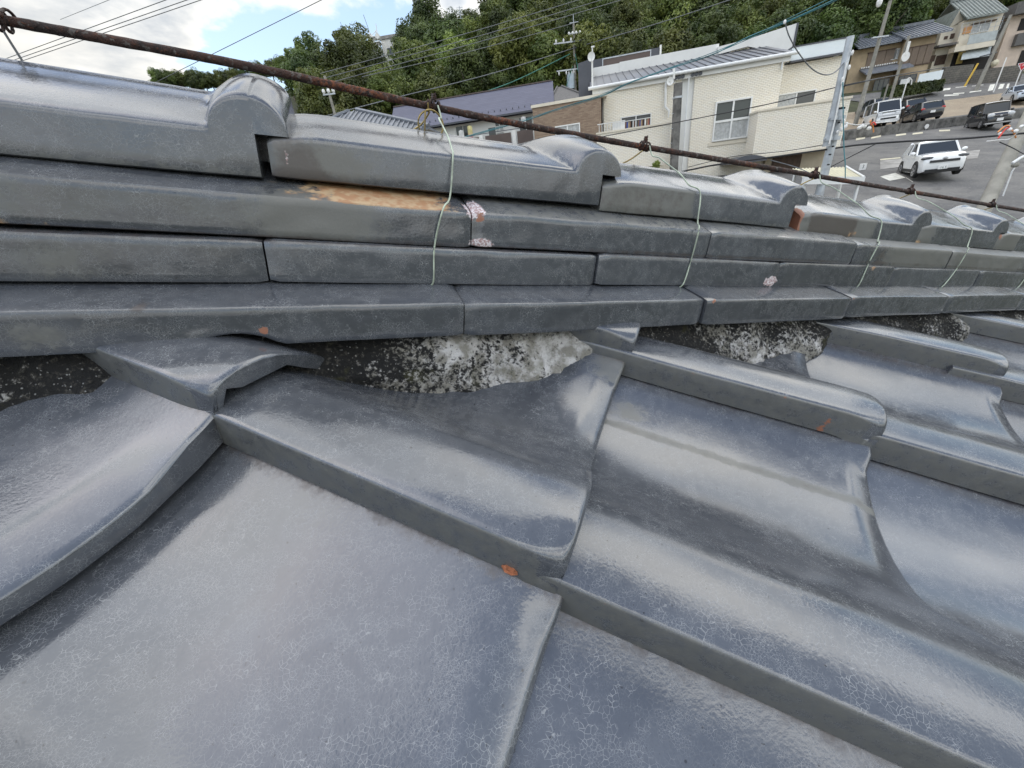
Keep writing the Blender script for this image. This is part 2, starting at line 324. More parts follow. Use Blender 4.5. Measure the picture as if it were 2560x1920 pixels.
# ------------------------------------------------------------------ mesh helpers
def tag(o, label=None, cat=None, group=None, kind=None):
    if label: o['label'] = label
    if cat: o['category'] = cat
    if group: o['group'] = group
    if kind: o['kind'] = kind
    return o
def empty(name, loc=(0, 0, 0), rz=0.0, label=None, cat=None, group=None):
    o = bpy.data.objects.new(name, None); COL.objects.link(o); o.location = loc; o.rotation_euler = (0, 0, rz); o.empty_display_size = .1
    return tag(o, label, cat, group)
def link(name, me, parent=None, mat=None):
    if mat is not None and not me.materials: me.materials.append(mat)
    o = bpy.data.objects.new(name, me); COL.objects.link(o)
    if parent is not None: o.parent = parent
    return o
def finish(me, smooth=None):
    if smooth:
        me.shade_smooth(); me.set_sharp_from_angle(angle=math.radians(smooth))
    me.update(); return me
class MB:
    def __init__(s): s.v = []; s.f = []
    def add(s, v, f):
        o = len(s.v); s.v += [tuple(map(float, p)) for p in v]; s.f += [tuple(i + o for i in q) for q in f]; return s
    def box(s, x0, x1, y0, y1, z0, z1):
        v = [(x, y, z) for z in (z0, z1) for y in (y0, y1) for x in (x0, x1)]
        return s.add(v, [(0, 2, 3, 1), (4, 5, 7, 6), (0, 1, 5, 4), (2, 6, 7, 3), (0, 4, 6, 2), (1, 3, 7, 5)])
    def prism(s, poly, a, b, axis=1):               # polygon in the two other axes, extruded from a to b along axis
        n = len(poly); v = []
        for t in (a, b):
            for p in poly:
                q = list(p); q.insert(axis, t); v.append(q)
        f = [tuple(range(n)), tuple(range(2 * n - 1, n - 1, -1))] + [(i, i + n, (i + 1) % n + n, (i + 1) % n) for i in range(n)]
        return s.add(v, f)
    def quad(s, a, b, c, d): return s.add([a, b, c, d], [(0, 1, 2, 3)])
    def tube(s, pts, rad, n=8, cap=True):
        pts = [np.asarray(p, float) for p in pts]; m = len(pts)
        rad = [rad] * m if isinstance(rad, (int, float)) else list(rad)
        v = []; ref = np.array([0.31, 0.17, 0.93])
        for i, p in enumerate(pts):
            t = nrm(pts[min(i + 1, m - 1)] - pts[max(i - 1, 0)])
            a = np.cross(t, ref)
            if np.linalg.norm(a) < 1e-3: a = np.cross(t, [1, 0, 0])
            a = nrm(a); b = np.cross(t, a)
            for k in range(n):
                an = 2 * math.pi * k / n; v.append(p + rad[i] * (math.cos(an) * a + math.sin(an) * b))
        f = [(i * n + k, i * n + (k + 1) % n, (i + 1) * n + (k + 1) % n, (i + 1) * n + k) for i in range(m - 1) for k in range(n)]
        if cap: f += [tuple(range(n - 1, -1, -1)), tuple((m - 1) * n + k for k in range(n))]
        return s.add(v, f)
    def ball(s, c, r, nu=10, nv=6, sc=(1, 1, 1)):
        v = []; f = []
        for j in range(nv + 1):
            th = math.pi * j / nv
            for i in range(nu):
                ph = 2 * math.pi * i / nu
                v.append((c[0] + r * sc[0] * math.sin(th) * math.cos(ph), c[1] + r * sc[1] * math.sin(th) * math.sin(ph), c[2] + r * sc[2] * math.cos(th)))
        for j in range(nv):
            for i in range(nu): f.append((j * nu + i, (j + 1) * nu + i, (j + 1) * nu + (i + 1) % nu, j * nu + (i + 1) % nu))
        return s.add(v, f)
    def loft(s, loops, cap=True):
        n = len(loops[0]); v = [p for l in loops for p in l]
        f = [(i * n + k, i * n + (k + 1) % n, (i + 1) * n + (k + 1) % n, (i + 1) * n + k) for i in range(len(loops) - 1) for k in range(n)]
        if cap: f += [tuple(range(n - 1, -1, -1)), tuple((len(loops) - 1) * n + k for k in range(n))]
        return s.add(v, f)
    def mesh(s, name, mat=None, smooth=None):
        me = bpy.data.meshes.new(name); me.from_pydata(s.v, [], s.f)
        if mat is not None: me.materials.append(mat)
        bm = bmesh.new(); bm.from_mesh(me); bmesh.ops.recalc_face_normals(bm, faces=bm.faces); bm.to_mesh(me); bm.free()
        return finish(me, smooth)
    def obj(s, name, mat, parent=None, smooth=None, label=None, cat=None, group=None, kind=None):
        return tag(link(name, s.mesh(name, mat, smooth), parent), label, cat, group, kind)
def copy_tree(o, parent=None):
    c = o.copy(); COL.objects.link(c)
    if parent is not None: c.parent = parent
    for ch in o.children: copy_tree(ch, c)
    return c

# ------------------------------------------------------------------ the terrain
YK = [-40, 2, 10, 20.55, 35.8, 37, 42, 48, 52, 58, 66, 80]
ZK = [-5.2, -4.9, -3.63, -1.96, 0.45, 1.02, 1.30, 2.6, 4.4, 5.9, 7.0, 8.5]
SKA = [-1.5, -0.592, -0.54, -0.48, -0.42, -0.337, -0.285, -0.197, -0.132, -0.116, -0.055, 0.032, 0.053, 0.18, 0.54, 0.92, 2.0]
SKS = [0.26, 0.279, 0.281, 0.268, 0.28, 0.301, 0.292, 0.308, 0.293, 0.324, 0.332, 0.318, 0.345, 0.38, 0.40, 0.38, 0.36]
YR = 118.0
def zground(x, y):
    z = np.interp(y, YK, ZK)
    if y > 58:
        a = x / max(y, 1); top = np.interp(a, SKA, SKS) * YR - np.interp(a, [-.72, -.40, -.28], [6.2, 6.2, 10.0])
        t = min(1.0, (y - 58) / (YR - 58)); t = t * t * (3 - 2 * t) * .35 + t * .65
        z = 5.9 + (top - 5.9) * t if y > 66 else z + (5.9 + (top - 5.9) * t - z) * (y - 58) / 8
    return CAMZ + z
def ground_hit(px, py, z_off=0.0):
    d = wdir(px, py); lo, hi = 2.0, 140.0
    prev = None
    for Y in np.arange(6, 120, .1):
        P = CAM + d * (Y / d[1])
        if P[2] <= zground(P[0], P[1]) + z_off: return P
    return CAM + d * (60 / d[1])
def terrain():
    ys = np.concatenate([np.arange(-60, 6, 6), np.arange(6, 60, 1.0), np.arange(60, 130, 3), [140, 160, 200, 300, 600, 1200]])
    xs = np.concatenate([[-1200, -600, -300], np.arange(-150, 0, 6), np.arange(0, 90, 2.5), np.arange(90, 200, 8), [300, 600, 1200]])
    mb = MB(); v = []
    for y in ys:
        for x in xs: v.append((x, y, zground(x, min(y, 130)) - 0.06 - (0.0 if y < 130 else (y - 130) * .03)))
    n = len(xs); f = [(j * n + i, j * n + i + 1, (j + 1) * n + i + 1, (j + 1) * n + i) for j in range(len(ys) - 1) for i in range(n - 1)]
    mb.add(v, f).obj('ground', MT['earth'], smooth=60, kind='structure')
terrain()
def sheet(name, mat, x0, x1, y0, y1, off, nx=20, ny=20, slant=0.0, parent=None, kind='structure'):
    v = [];
    for j in range(ny + 1):
        y = y0 + (y1 - y0) * j / ny
        for i in range(nx + 1):
            x = x0 + (x1 - x0) * i / nx; v.append((x, y + slant * (x - x0), zground(x, y + slant * (x - x0)) + off))
    n = nx + 1
    f = [(j * n + i, j * n + i + 1, (j + 1) * n + i + 1, (j + 1) * n + i) for j in range(ny) for i in range(nx)]
    return MB().add(v, f).obj(name, mat, parent, kind=kind)
road = sheet('road', MT['asphalt'], -40, 95, 3, 35.8, 0.0, 40, 33)
sheet('parking_lot', MT['asphaltpale'], 24, 95, 37.0, 42.5, 0.004, 30, 8)
sheet('gravel_bank', MT['gravel'], 24, 62, 42.5, 49.5, 0.004, 20, 12)
sheet('hillside_road', MT['asphalt'], 44, 95, 49.5, 56.5, 0.01, 20, 10)
def mark(quad, mat='roadpaint', off=0.012, name='road_marking', parent=road):
    P = [ground_hit(*q) for q in quad]
    return MB().quad(*[(p[0], p[1], zground(p[0], p[1]) + off) for p in P]).obj(name, MT[mat], parent)

# ------------------------------------------------------------------ the tiled roof in front
S_ = 2560 / 2212.
rc = nrm([0.91444306, 0.34844332, -0.20586683]); uc = np.array([0.16026231, -0.77885201, -0.60638729]); uc = nrm(uc - rc * (uc @ rc)); ec = np.cross(uc, rc)
TL, TW = 0.235, 0.2618
Oc = np.array([0.02495881, 0.10368089, 0.19830618])
R_, E_, U_ = W(rc), W(ec), W(uc)
O_ = CAM + W(Oc)
def roofpt(r, e, u): return O_ + r * R_ + e * E_ + u * U_
hc = nrm([3772 - CX, 727 - CY, F]); upr = -nrm([1560 - CX, 2800 - CY, F]); kc = nrm(upr - hc * (upr @ hc)); mc = np.cross(hc, kc)
if mc @ Oc > 0: mc = -mc
H_, M_, K_ = W(hc), W(mc), W(kc)
_d = np.array([(500 * S_ - CX) / F, (750 * S_ - CY) / F, 1.0])
B_ = CAM + W(_d * (((Oc + .012 * uc) @ uc) / (_d @ uc)))
def ridgept(s, m, k): return B_ + s * H_ + m * M_ + k * K_
def frame(o, x, y, z):
    m = Matrix.Identity(4)
    for i in range(3): m[i][0] = x[i]; m[i][1] = y[i]; m[i][2] = z[i]; m[i][3] = o[i]
    return m
house = empty('tiled_house', (0, 0, 0), label='house roof of glazed grey pantiles with a capped hip ridge across the foreground', cat='house roof')

PROF = [(0, -.008), (0, .004), (0, .0150), (.0005, .0165), (.0016, .0174), (.004, .0180), (.008, .0185), (.014, .0188), (.024, .0190), (.029, .0188), (.034, .0186), (.044, .0175), (.053, .0153), (.060, .0123), (.067, .0083), (.074, .0038), (.082, -.0015), (.091, -.0080), (.102, -.0150), (.112, -.0203), (.124, -.0252), (.138, -.0290), (.152, -.0311), (.168, -.0320), (.184, -.0315), (.190, -.0309), (.194, -.0305), (.1975, -.0300), (.201, -.0295), (.206, -.0287), (.214, -.0271), (.228, -.0238), (.241, -.0202), (.252, -.0162), (.262, -.0117), (.268, -.0090)]
def smooth01(t): t = np.clip(t, 0, 1); return t * t * (3 - 2 * t)
def tile_mesh(name, seed=0, up_ext=0.055, lipth=0.0, drop0=.0078, lip_len=.0245, lip_end=(.252, .012)):
    q0 = np.array([p[0] for p in PROF]); c0 = np.array([p[1] for p in PROF]); nq = len(q0)
    cb = np.interp(q0, [0, .010, .012, .06, .075, .10, .14, .17, .20, .24, .268], [-.008, -.008, .004, .000, -.012, -.030, -.044, -.047, -.045, -.034, -.023])
    rs = np.concatenate([np.linspace(-TL - up_ext, -.045, 21), [-.040, -.036, -.032, -.029, -.0255, -.0225, -.0195, -.0165, -.0138, -.011, -.0085, -.006, -.0038, -.002, -.0008, 0.0]])
    V = []; nl = 2 * nq
    for r in rs:
        tilt = .018 * r / TL                           # upper end lies lower, on the course above
        ll = lip_len; t = np.clip((r + ll) / ll, 0, 1)
        lipw = smooth01((q0 - .085) / .03) * smooth01((lip_end[0] - q0) / lip_end[1])
        drop = drop0 * (t ** 1.45) * lipw + .0022 * np.clip((r + .003) / .003, 0, 1) ** 2
        tr = np.clip((r + .040) / .040, 0, 1); rollw = 1 - np.sqrt(np.clip(1 - np.clip(1 - q0 / .028, 0, 1) ** 2, 0, 1))
        drop = drop + .0130 * tr ** 1.9 * rollw + .0012 * tr ** 3 * (1 - smooth01((q0 - .062) / .03))
        qq = q0 + .0035 * tr ** 3 * (1 - smooth01(q0 / .03))
        wv = .0004 * np.sin(r * 21 + seed * 1.7 + q0 * 18) + .0002 * np.sin(r * 47 + seed + q0 * 35)
        top = c0 + tilt - drop + wv
        bot = np.minimum(cb + tilt + .0045 * tr ** 2 * (q0 < .02) - (lipth * smooth01((r + .05) / .03) if lipth else 0), top - .002)
        for i in range(nq): V.append((r, qq[i], top[i]))
        for i in range(nq - 1, -1, -1): V.append((r, q0[i] if q0[i] > .0021 else q0[i] + .0 + .004 * i / 5, bot[i]))
    Fc = []
    for j in range(len(rs) - 1):
        for k in range(nl):
            a = j * nl + k; b = j * nl + (k + 1) % nl; Fc.append((a, b, b + nl, a + nl))
    for base in (0, (len(rs) - 1) * nl):
        for i in range(nq - 1): Fc.append((base + i, base + i + 1, base + nl - 2 - i, base + nl - 1 - i))
    me = bpy.data.meshes.new(name); me.from_pydata(V, [], Fc); me.materials.append(MT['glaze'])
    bm = bmesh.new(); bm.from_mesh(me); bmesh.ops.remove_doubles(bm, verts=bm.verts, dist=1e-5); bmesh.ops.recalc_face_normals(bm, faces=bm.faces); bm.to_mesh(me); bm.free()
    return finish(me, 38)
def paint(me, fn, mat=None):
    """per-vertex stain masks (st: rust, olive, white; dk; clay) from a function of the world position or local coordinate"""
    n = len(me.vertices); co = np.empty(n * 3); me.vertices.foreach_get('co', co); co = co.reshape(-1, 3)
    st = np.zeros((n, 4)); dk = np.zeros(n); cl = np.zeros(n)
    if me.attributes.get('clay'): me.attributes['clay'].data.foreach_get('value', cl)
    fn(co, st, dk, cl); st[:, 3] = 1
    a = me.attributes.get('st') or me.attributes.new('st', 'FLOAT_COLOR', 'POINT'); a.data.foreach_set('color', st.ravel())
    a = me.attributes.get('dk') or me.attributes.new('dk', 'FLOAT', 'POINT'); a.data.foreach_set('value', dk)
    a = me.attributes.get('clay') or me.attributes.new('clay', 'FLOAT', 'POINT'); a.data.foreach_set('value', cl)
def edge_wear(co, st, dk, cl):
    cl += .30 * np.exp(-(co[:, 1] / .0012) ** 2) * (co[:, 2] - .018 * co[:, 0] / TL > .0125) * (co[:, 0] > -TL)
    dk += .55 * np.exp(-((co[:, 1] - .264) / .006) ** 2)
    st[:, 1] += .55 * (co[:, 1] < .0013)
tile_variants = [tile_mesh('roof_tile', k) for k in range(3)]
thick_tile = tile_mesh('roof_tile', 5, lipth=.010, drop0=.0085, lip_len=.034, lip_end=(.240, .028))
for me in tile_variants + [thick_tile]: paint(me, edge_wear)
TILE_ADJ = {(0, 0): (0, 0, .002, 0), (0, -1): (.005, .001, 0, 0), (-1, -1): (-.001, .002, .0130, .006), (1, 1): (0, -.002, 0, 0), (2, 2): (0, .006, .002, 0), (-1, 0): (-.002, -.001, .006, .006)}
def stripe(co, st, dk, cl):                           # olive water mark down one pan
    edge_wear(co, st, dk, cl); cl *= .5
    g_ = np.exp(-((co[:, 1] - .1975) / .0042) ** 2); st[:, 1] += g_; dk += .30 * g_
    st[:, 1] += .9 * np.exp(-((co[:, 1] - .22) / .012) ** 2 - ((co[:, 0] + .215) / .02) ** 2)
def in_view(P, marg=500):
    x, y, z = pix(P); return z > 0.02 and -marg < x < 2560 + marg and -marg < y < 1920 + marg
def ridge_smk(P):
    d = np.asarray(P) - B_; return d @ H_, d @ M_, d @ K_
random.seed(11)
for j in range(-2, 9):
    for i in range(-4, 13):
        pts = [roofpt((i + a) * TL, (j + b) * TW, 0) for a in (-1.25, -.6, 0) for b in (0, .5, 1.02)]
        ms = [ridge_smk(p)[1] for p in pts]
        if max(ms) < -.06: continue
        if not any(in_view(p) for p in pts): continue
        dr, de, du, yaw = TILE_ADJ.get((i, j), (random.uniform(-.004, .004), random.uniform(-.002, .002), random.uniform(0, .0015), random.uniform(-.006, .006)))
        mat = frame(roofpt(i * TL + dr, j * TW + de, du), R_, E_, U_) @ Matrix.Rotation(yaw, 4, 'Z')
        me = tile_variants[(i * 2 + j * 5) % 3]
        if (i, j) == (-1, -1): me = thick_tile
        if min(ms) < -.06 or (i, j) in ((1, 0), (0, 0), (1, 1), (0, -1)):
            me = me.copy(); me.name = 'roof_tile'
            if min(ms) < -.06:
                inv = mat.inverted(); co = inv @ Vector(ridgept(0, -.06, 0)); no = inv.to_3x3() @ Vector(M_)
                bm = bmesh.new(); bm.from_mesh(me)
                bmesh.ops.bisect_plane(bm, geom=bm.verts[:] + bm.edges[:] + bm.faces[:], plane_co=co, plane_no=no, clear_inner=True)
                bm.to_mesh(me); bm.free()
                if not len(me.polygons): continue
                me.set_sharp_from_angle(angle=math.radians(38))
            if (i, j) == (1, 0): paint(me, stripe)
            elif (i, j) == (0, 0):
                def f(co, st, dk, cl):
                    edge_wear(co, st, dk, cl); cl *= .5; st[:, 1] += .8 * np.exp(-((co[:, 1] - .25) / .02) ** 2 - ((co[:, 0] + .01) / .03) ** 2)
                paint(me, f)
            elif (i, j) == (1, 1):
                def f(co, st, dk, cl):
                    edge_wear(co, st, dk, cl); cl *= .5
                    cl += .58 * np.exp(-((co[:, 0] + .045) / .006) ** 2) * (co[:, 2] < .004) * (co[:, 1] < .002)
                paint(me, f)
        o = link('roof_tile', me, house); o.matrix_world = mat

# under-boards of both slopes and the body of the house
def slope_sheet():
    mb = MB(); a = -.55; pts = []
    ss = np.linspace(-1.6, 4.0, 12)
    for s in ss: pts.append(ridgept(s, -.13, -.055))
    near = [P + 2.0 * (-E_) * 0 + 0 for P in pts]
    v = [tuple(p) for p in pts]; n = len(v)
    for p in pts:                                     # run the near slope out towards the eave side
        v.append(tuple(p - 2.6 * E_ + 0.0 * R_))
    far_r = nrm(E_ * 1.0); 
    # the far slope mirrors the near one about the ridge's upright plane
    Mh = nrm(M_ - np.array([0, 0, 1]) * M_[2])
    Em = -E_ - 2 * (-E_ @ Mh) * Mh
    for p in pts: v.append(tuple(p + 2.6 * Em))
    f = [(i, i + 1, n + i + 1, n + i) for i in range(n - 1)] + [(i + 1, i, 2 * n + i, 2 * n + i + 1) for i in range(n - 1)]
    mb.add(v, f).obj('roof_boards', MT['deck'], house)
    # walls
    w = MB(); A = [np.array(v[n]), np.array(v[2 * n - 1]), np.array(v[3 * n - 1]), np.array(v[2 * n])]
    c = sum(A) / 4; A = [c + (p - c) * .86 for p in A]
    top = [(p[0], p[1], p[2] - .25) for p in A]; bot = [(p[0], p[1], -.6) for p in A]
    w.add(top + bot, [(0, 1, 5, 4), (1, 2, 6, 5), (2, 3, 7, 6), (3, 0, 4, 7)]).obj('wall', MT['wallbeige'], house)
slope_sheet()

# mortar bedding under the ridge, one length per pan, and the core
def ridge_frame(o): o.matrix_world = frame(B_, H_, -M_, K_); return o        # local: s, into the ridge, up
def s_of_col(j):                                      # where the roll of column j meets the ridge
    return (j * TW + .035 - (B_ - O_) @ E_) / (H_ @ E_)
def mortar_piece(s0, s1, seed):
    ns, nk = 46, 22; V = []
    for a in range(ns + 1):
        s = s0 + (s1 - s0) * a / ns
        for b in range(nk + 1):
            k = .006 - .085 * b / nk
            out = -.030 + .030 * (1 - math.exp(-b / 6.0)) + .006 * (b / nk)
            d = mnoise.noise(Vector((s * 22, k * 30, seed))) * .011 + mnoise.noise(Vector((s * 70, k * 80, seed + 5))) * .0035 + mnoise.noise(Vector((s * 210, k * 210, seed + 9))) * .0032
            V.append((s, -(out + d), k))
    n = nk + 1
    mb = MB(); mb.add(V, [(a * n + b, a * n + b + 1, (a + 1) * n + b + 1, (a + 1) * n + b) for a in range(ns) for b in range(nk)])
    o = mb.obj('mortar_bed', MT['mortar'], house, smooth=50); ridge_frame(o)
    at_ = o.data.attributes.new('pale', 'FLOAT', 'POINT'); at_.data.foreach_set('value', [float(np.interp(v_[0], [-.5, -.28, -.2, -.1, .02, .14, .22, .34, .42, .5, .6, .7], [-.05, -.06, -.05, -.08, -.09, -.085, -.06, .0, -.10, -.085, .0, -.07])) for v_ in V])
for j in range(-3, 9): mortar_piece(s_of_col(j), s_of_col(j + 1), j * 3.3)
core = MB().box(-1.6, 4.0, .085, .175, -.12, .108).obj('ridge_core', MT['mortar'], house); ridge_frame(core)

# flat ridge courses (three), built as separate long tiles on both faces
def noshi_mesh(s0, s1, m0, k0, k1, seed, depth=.10, slope=.13, shear=0.0, notch=None, painter=None):
    L = s1 - s0; ns = max(14, int(L / .007)); r = .0018
    prof = [(.012, k0 + .004), (r * 1.6, k0), (r * .5, k0 + r * .4), (0, k0 + r * 1.6)]
    h = k1 - k0; nf = 7
    prof += [(0, k0 + r * 1.6 + (h - r * 3.6) * t / nf) for t in range(1, nf)]
    prof += [(0, k1 - r * 1.5), (r * .35, k1 - r * .45), (r * 1.3, k1 + r * .05)]
    prof += [(d, k1 + d * slope) for d in (.012, .02, .03, .042, depth)]
    prof += [(depth, k0 + .004)]
    loops = []
    for a in range(ns + 1):
        s = s0 + L * a / ns; e = min(a, ns - a)
        edge = min(s - s0, s1 - s); rnd = .0022 * max(0, 1 - edge / .006) ** 2
        lp = []
        for (d, k) in prof:
            kk = k; dd = d
            w = .0009 * math.sin(s * 13 + seed * 2.1) + .0005 * math.sin(s * 41 + seed) + .0004 * mnoise.noise(Vector((s * 60, k * 90, seed)))
            if d < .05: dd = d + rnd + w
            mid = (k0 + k1) / 2; kk = k + (mid - k) * (rnd / .03) + .0007 * math.sin(s * 9 + seed * 1.3)
            if notch is not None and k < k0 + .012:
                x = (s - notch[0]) / notch[1]
                if abs(x) < 1: kk += notch[2] * (1 - x * x) ** .8 * (1 - (k - k0) / .022)
            lp.append((s, -(m0) + dd, kk + shear * s))
        loops.append(lp)
    mb = MB().loft(loops); me = mb.mesh('ridge_course_tile', MT['glazedark'], 40)
    if painter:
        def f2(co, st, dk, cl):
            cl += .27 * np.exp(-((co[:, 2] - shear * co[:, 0] - k1) / .0016) ** 2) * (co[:, 1] + m0 < .004)
            painter(co, st, dk, cl)
        paint(me, f2)
    return me
def blob(co, s, k, ws, wk, amp=1.0): return amp * np.exp(-((co[:, 0] - s) / ws) ** 2 - ((co[:, 2] - k) / wk) ** 2)
J1 = [-.662, -.385, -.105 + -.0, .178, .462, .736, 1.0, 1.27, 1.54, 1.81, 2.09, 2.37, 2.65]
J1 = [-.95, -.665, -.385, -.105, .1775, .4625, .736, .998, 1.27, 1.55, 1.83, 2.11, 2.39, 2.67]
J1 = [-.95, -.665, -.385, .1775, .4625, .736, .998, 1.27, 1.55, 1.83, 2.11, 2.39, 2.67]
J2 = [-.95, -.575, -.275, .0250, .3340, .6220, .8900, 1.165, 1.45, 1.74, 2.03, 2.32, 2.61]
J3 = [-.95, -.66, -.41, -.128, .1940, .4890, .7770, 1.049, 1.315, 1.60, 1.89, 2.18, 2.47, 2.7]
gap = .0007
def p1(co, st, dk, cl):
    st[:, 1] += blob(co, -.10, .013, .022, .012, .6)
    cl += blob(co, .021, .012, .004, .0035, .9)  + blob(co, .468, .028, .004, .003, .8) + blob(co, .74, .0285, .02, .0015, .6)
    dk += blob(co, -.048, .029, .003, .003, 1)
def p2(co, st, dk, cl):
    st[:, 1] += blob(co, -.10, .055, .035, .02, .55)
    st[:, 2] += blob(co, .612, .047, .016, .008, .9)
    dk += .5 * np.exp(-((co[:, 2] - .0725) / .002) ** 2)
    st[:, 0] += blob(co, .83, .068, .012, .004, .6)
m3p = -.041
def p3(co, st, dk, cl):
    y = co[:, 1]; top = co[:, 2] > .1035
    st[:, 0] += top * .9 * np.exp(-((co[:, 0] - .12) / .06) ** 2) + top * .16 * (y > -m3p + .012) * np.exp(-((co[:, 0] + .02) / .1) ** 2) + .7 * blob(co, -.155, .078, .05, .003)
    st[:, 1] += blob(co, .065, .09, .05, .03, 1.1) + top * .5 * (co[:, 0] > .2) + blob(co, -.13, .095, .04, .02, .7)
    st[:, 2] += blob(co, .199, .106, .010, .009, .95) + blob(co, .204, .078, .014, .005, 1.0)
    cl += blob(co, .203, .100, .006, .004, 1.0)
    st[:, 1] += blob(co, .93, .09, .1, .03, .9) + blob(co, 1.2, .09, .2, .04, .8)
    dk += .6 * np.exp(-((co[:, 2] - .0755) / .002) ** 2) + blob(co, .84, .088, .015, .03, .5)
def lay(Jt, m0, k0, k1, shear, slope, painter, seed0, notch=None):
    for a in range(len(Jt) - 1):
        near = ridge_frame(link('ridge_course_tile', noshi_mesh(Jt[a] + gap, Jt[a + 1] - gap, m0, k0, k1, seed0 + a * 1.9, slope=slope, shear=shear, notch=notch, painter=painter), house))
        near.matrix_world = near.matrix_world @ Matrix.Translation((0, random.uniform(-.0012, .0012), 0))
        if a % 2 == 0 and a + 2 < len(Jt):            # the ridge's other face
            far = link('ridge_course_tile', noshi_mesh(Jt[a] + gap, Jt[a + 2] - gap, m0, k0, k1, seed0 + a, slope=slope, shear=-shear), house)
            far.matrix_world = frame(ridgept(0, -.26, 0) , H_, -M_, K_) @ Matrix.Rotation(math.pi, 4, 'Z') @ Matrix.Translation((-(Jt[a] + Jt[a + 2]), 0, shear * (Jt[a] + Jt[a + 2])))
notch0 = (.004, .028, .010)
lay(J1, 0.0, 0.0, .030, .003, .225, p1, 1, notch0)
lay(J2, -.038, .0405, .0734, -.002, .10, p2, 20)
lay(J3, -.041, .0750, .1062, -.005, .36, p3, 40)

# the ridge caps
CAPJ = [(-.60, -.283, .0015), (-.281, .028, .0015), (.0355, .342, .003), (.344, .648, -.001), (.672, .970, -.0105), (.972, 1.240, -.0075), (1.243, 1.53, -.008), (1.533, 1.82, -.008), (1.823, 2.11, -.008), (2.113, 2.40, -.008)]
def cap_mesh(L, seed, bump_h=.0225, rise=.035, wide=.02, painter=None):
    arch = [(-.065, .1455), (-.0662, .1478), (-.0685, .1497), (-.073, .1524), (-.080, .1567), (-.090, .1622), (-.100, .1672), (-.110, .1716), (-.119, .1752), (-.1245, .1775), (-.127, .1795), (-.130, .1803)]
    arch = [(m, .1455 + (k - .1455) * rise / .0348) for m, k in arch]
    arch = arch + [(-.26 - m, k) for m, k in arch[-2::-1]]
    side = [(-.067, .1165), (-.0655, .1172), (-.065, .119), (-.065, .126), (-.065, .133), (-.065, .139), (-.065, .143)]
    side2 = [(-.26 - m, k) for m, k in side[::-1]]
    top = side + arch + side2; na = len(top)
    def bh(s, m):                                     # the rolled band at the lower end, broader and lower over the crest
        w = min(1, max(0, (min(-m, .26 + m) - .0655) / .062))
        x = s - (L - .003); x = x / (.0262 + wide * w) if x < 0 else x / .0262
        if abs(x) >= 1: return 0
        rnd = math.sqrt(1 - x * x); sm = (1 - x * x) ** 1.3 if x < 0 else rnd
        return bump_h * (1 - .26 * w) * (rnd * (1 - w) + sm * w)
    body = [0, .0015, .005] + list(np.linspace(.012, L - .085, 18)) + list(np.linspace(L - .08, L - .032, 15))
    st = [(s, 0) for s in body] + [(L - .0292, 0), (L - .0275, 0)] + [(s, 0) for s in np.linspace(L - .026, L - .001, 11)] + [(L, 0), (L, 1)] + [(s, 1) for s in np.linspace(L + .003, L + .0218, 9)] + [(L + .0226, 1), (L + .0231, 1)]
    loops = []
    for s, over in st:
        rnd = .002 * max(0, 1 - s / .006) ** 2
        lp = []
        for i, (m, k) in enumerate(top):
            isarch = 7 <= i < 7 + len(arch)
            kk = k + (bh(s, m) if isarch else (bh(s, -.065) * min(1, max(0, (k - .119) / .024)) if (i < 7 or i >= 7 + len(arch)) and k > .118 else 0))
            if isarch or k > .14: kk -= .0055 * max(0, 1 - s / .03)
            if over and not isarch and k < .1185: m = -.068 if i < 7 else -.192
            if over and not isarch: kk = .1462 + (.1462 * 0 + max(0, bh(s, -.065) - .0012)) * min(1, max(0, (k - .119) / .024))
            wv = .0007 * math.sin(s * 17 + seed + m * 20) + .0004 * mnoise.noise(Vector((s * 50, m * 60, seed + k * 40)))
            y = -m
            if i < na // 2: y += rnd + wv
            else: y -= rnd
            lp.append((s, y, kk - rnd * (.5 if isarch else -.3) + wv * .7))
        if over:                                      # thin shell below the overhanging band
            under = [(s, -m, k - .004) for m, k in arch]
        loops.append(lp)
    mb = MB().loft(loops); me = mb.mesh('ridge_cap_tile', MT['glaze'], 42)
    if painter: paint(me, painter)
    return me
def pc(idx):
    def f(co, st, dk, cl):
        s = co[:, 0]; k = co[:, 2]
        if idx == 2:
            dk += blob(co, .02, .128, .018, .02, .9) + .8 * np.exp(-((k - .117) / .003) ** 2) * np.exp(-(s / .09) ** 2); st[:, 1] += blob(co, .03, .13, .06, .02, .8)
            st[:, 2] += blob(co, .014, .130, .003, .012, .75)
        if idx == 3: st[:, 1] += 1.1 * (s < .125) * (k < .146) + .4 * (k < .12); dk += .35 * (s < .12) * (k < .144)
        if idx == 4:
            dk += 1.0 * (s > .02) * (s < .13) * (k < .147) * .8; st[:, 1] += .9 * (s < .17) * (k < .148); cl += .55 * (s < .003) * (k < .147) + blob(co, .004, .1475, .006, .005, .9) + blob(co, .006, .118, .01, .004, .7)
            st[:, 0] += blob(co, .12, .125, .02, .01, .4)
        if idx == 5: st[:, 1] += .9 * np.exp(-(s / .05) ** 2) * (k < .147); st[:, 0] += .5 * np.exp(-(s / .02) ** 2) * (k < .12)
        if idx >= 6: st[:, 1] += .9 * (s < .09) * (k < .147); cl += blob(co, .004, .14, .006, .008, .8)
        if idx == 1: cl += blob(co, .333, .1425, .003, .003, .9); st[:, 1] += .5 * np.exp(-((k - .117) / .004) ** 2)
        if idx in (3, 4, 5, 6): st[:, 1] += .7 * np.exp(-((co[:, 1] - .13) / .012) ** 2 - ((s - .27) / .02) ** 2) * (k > .17)
    return f
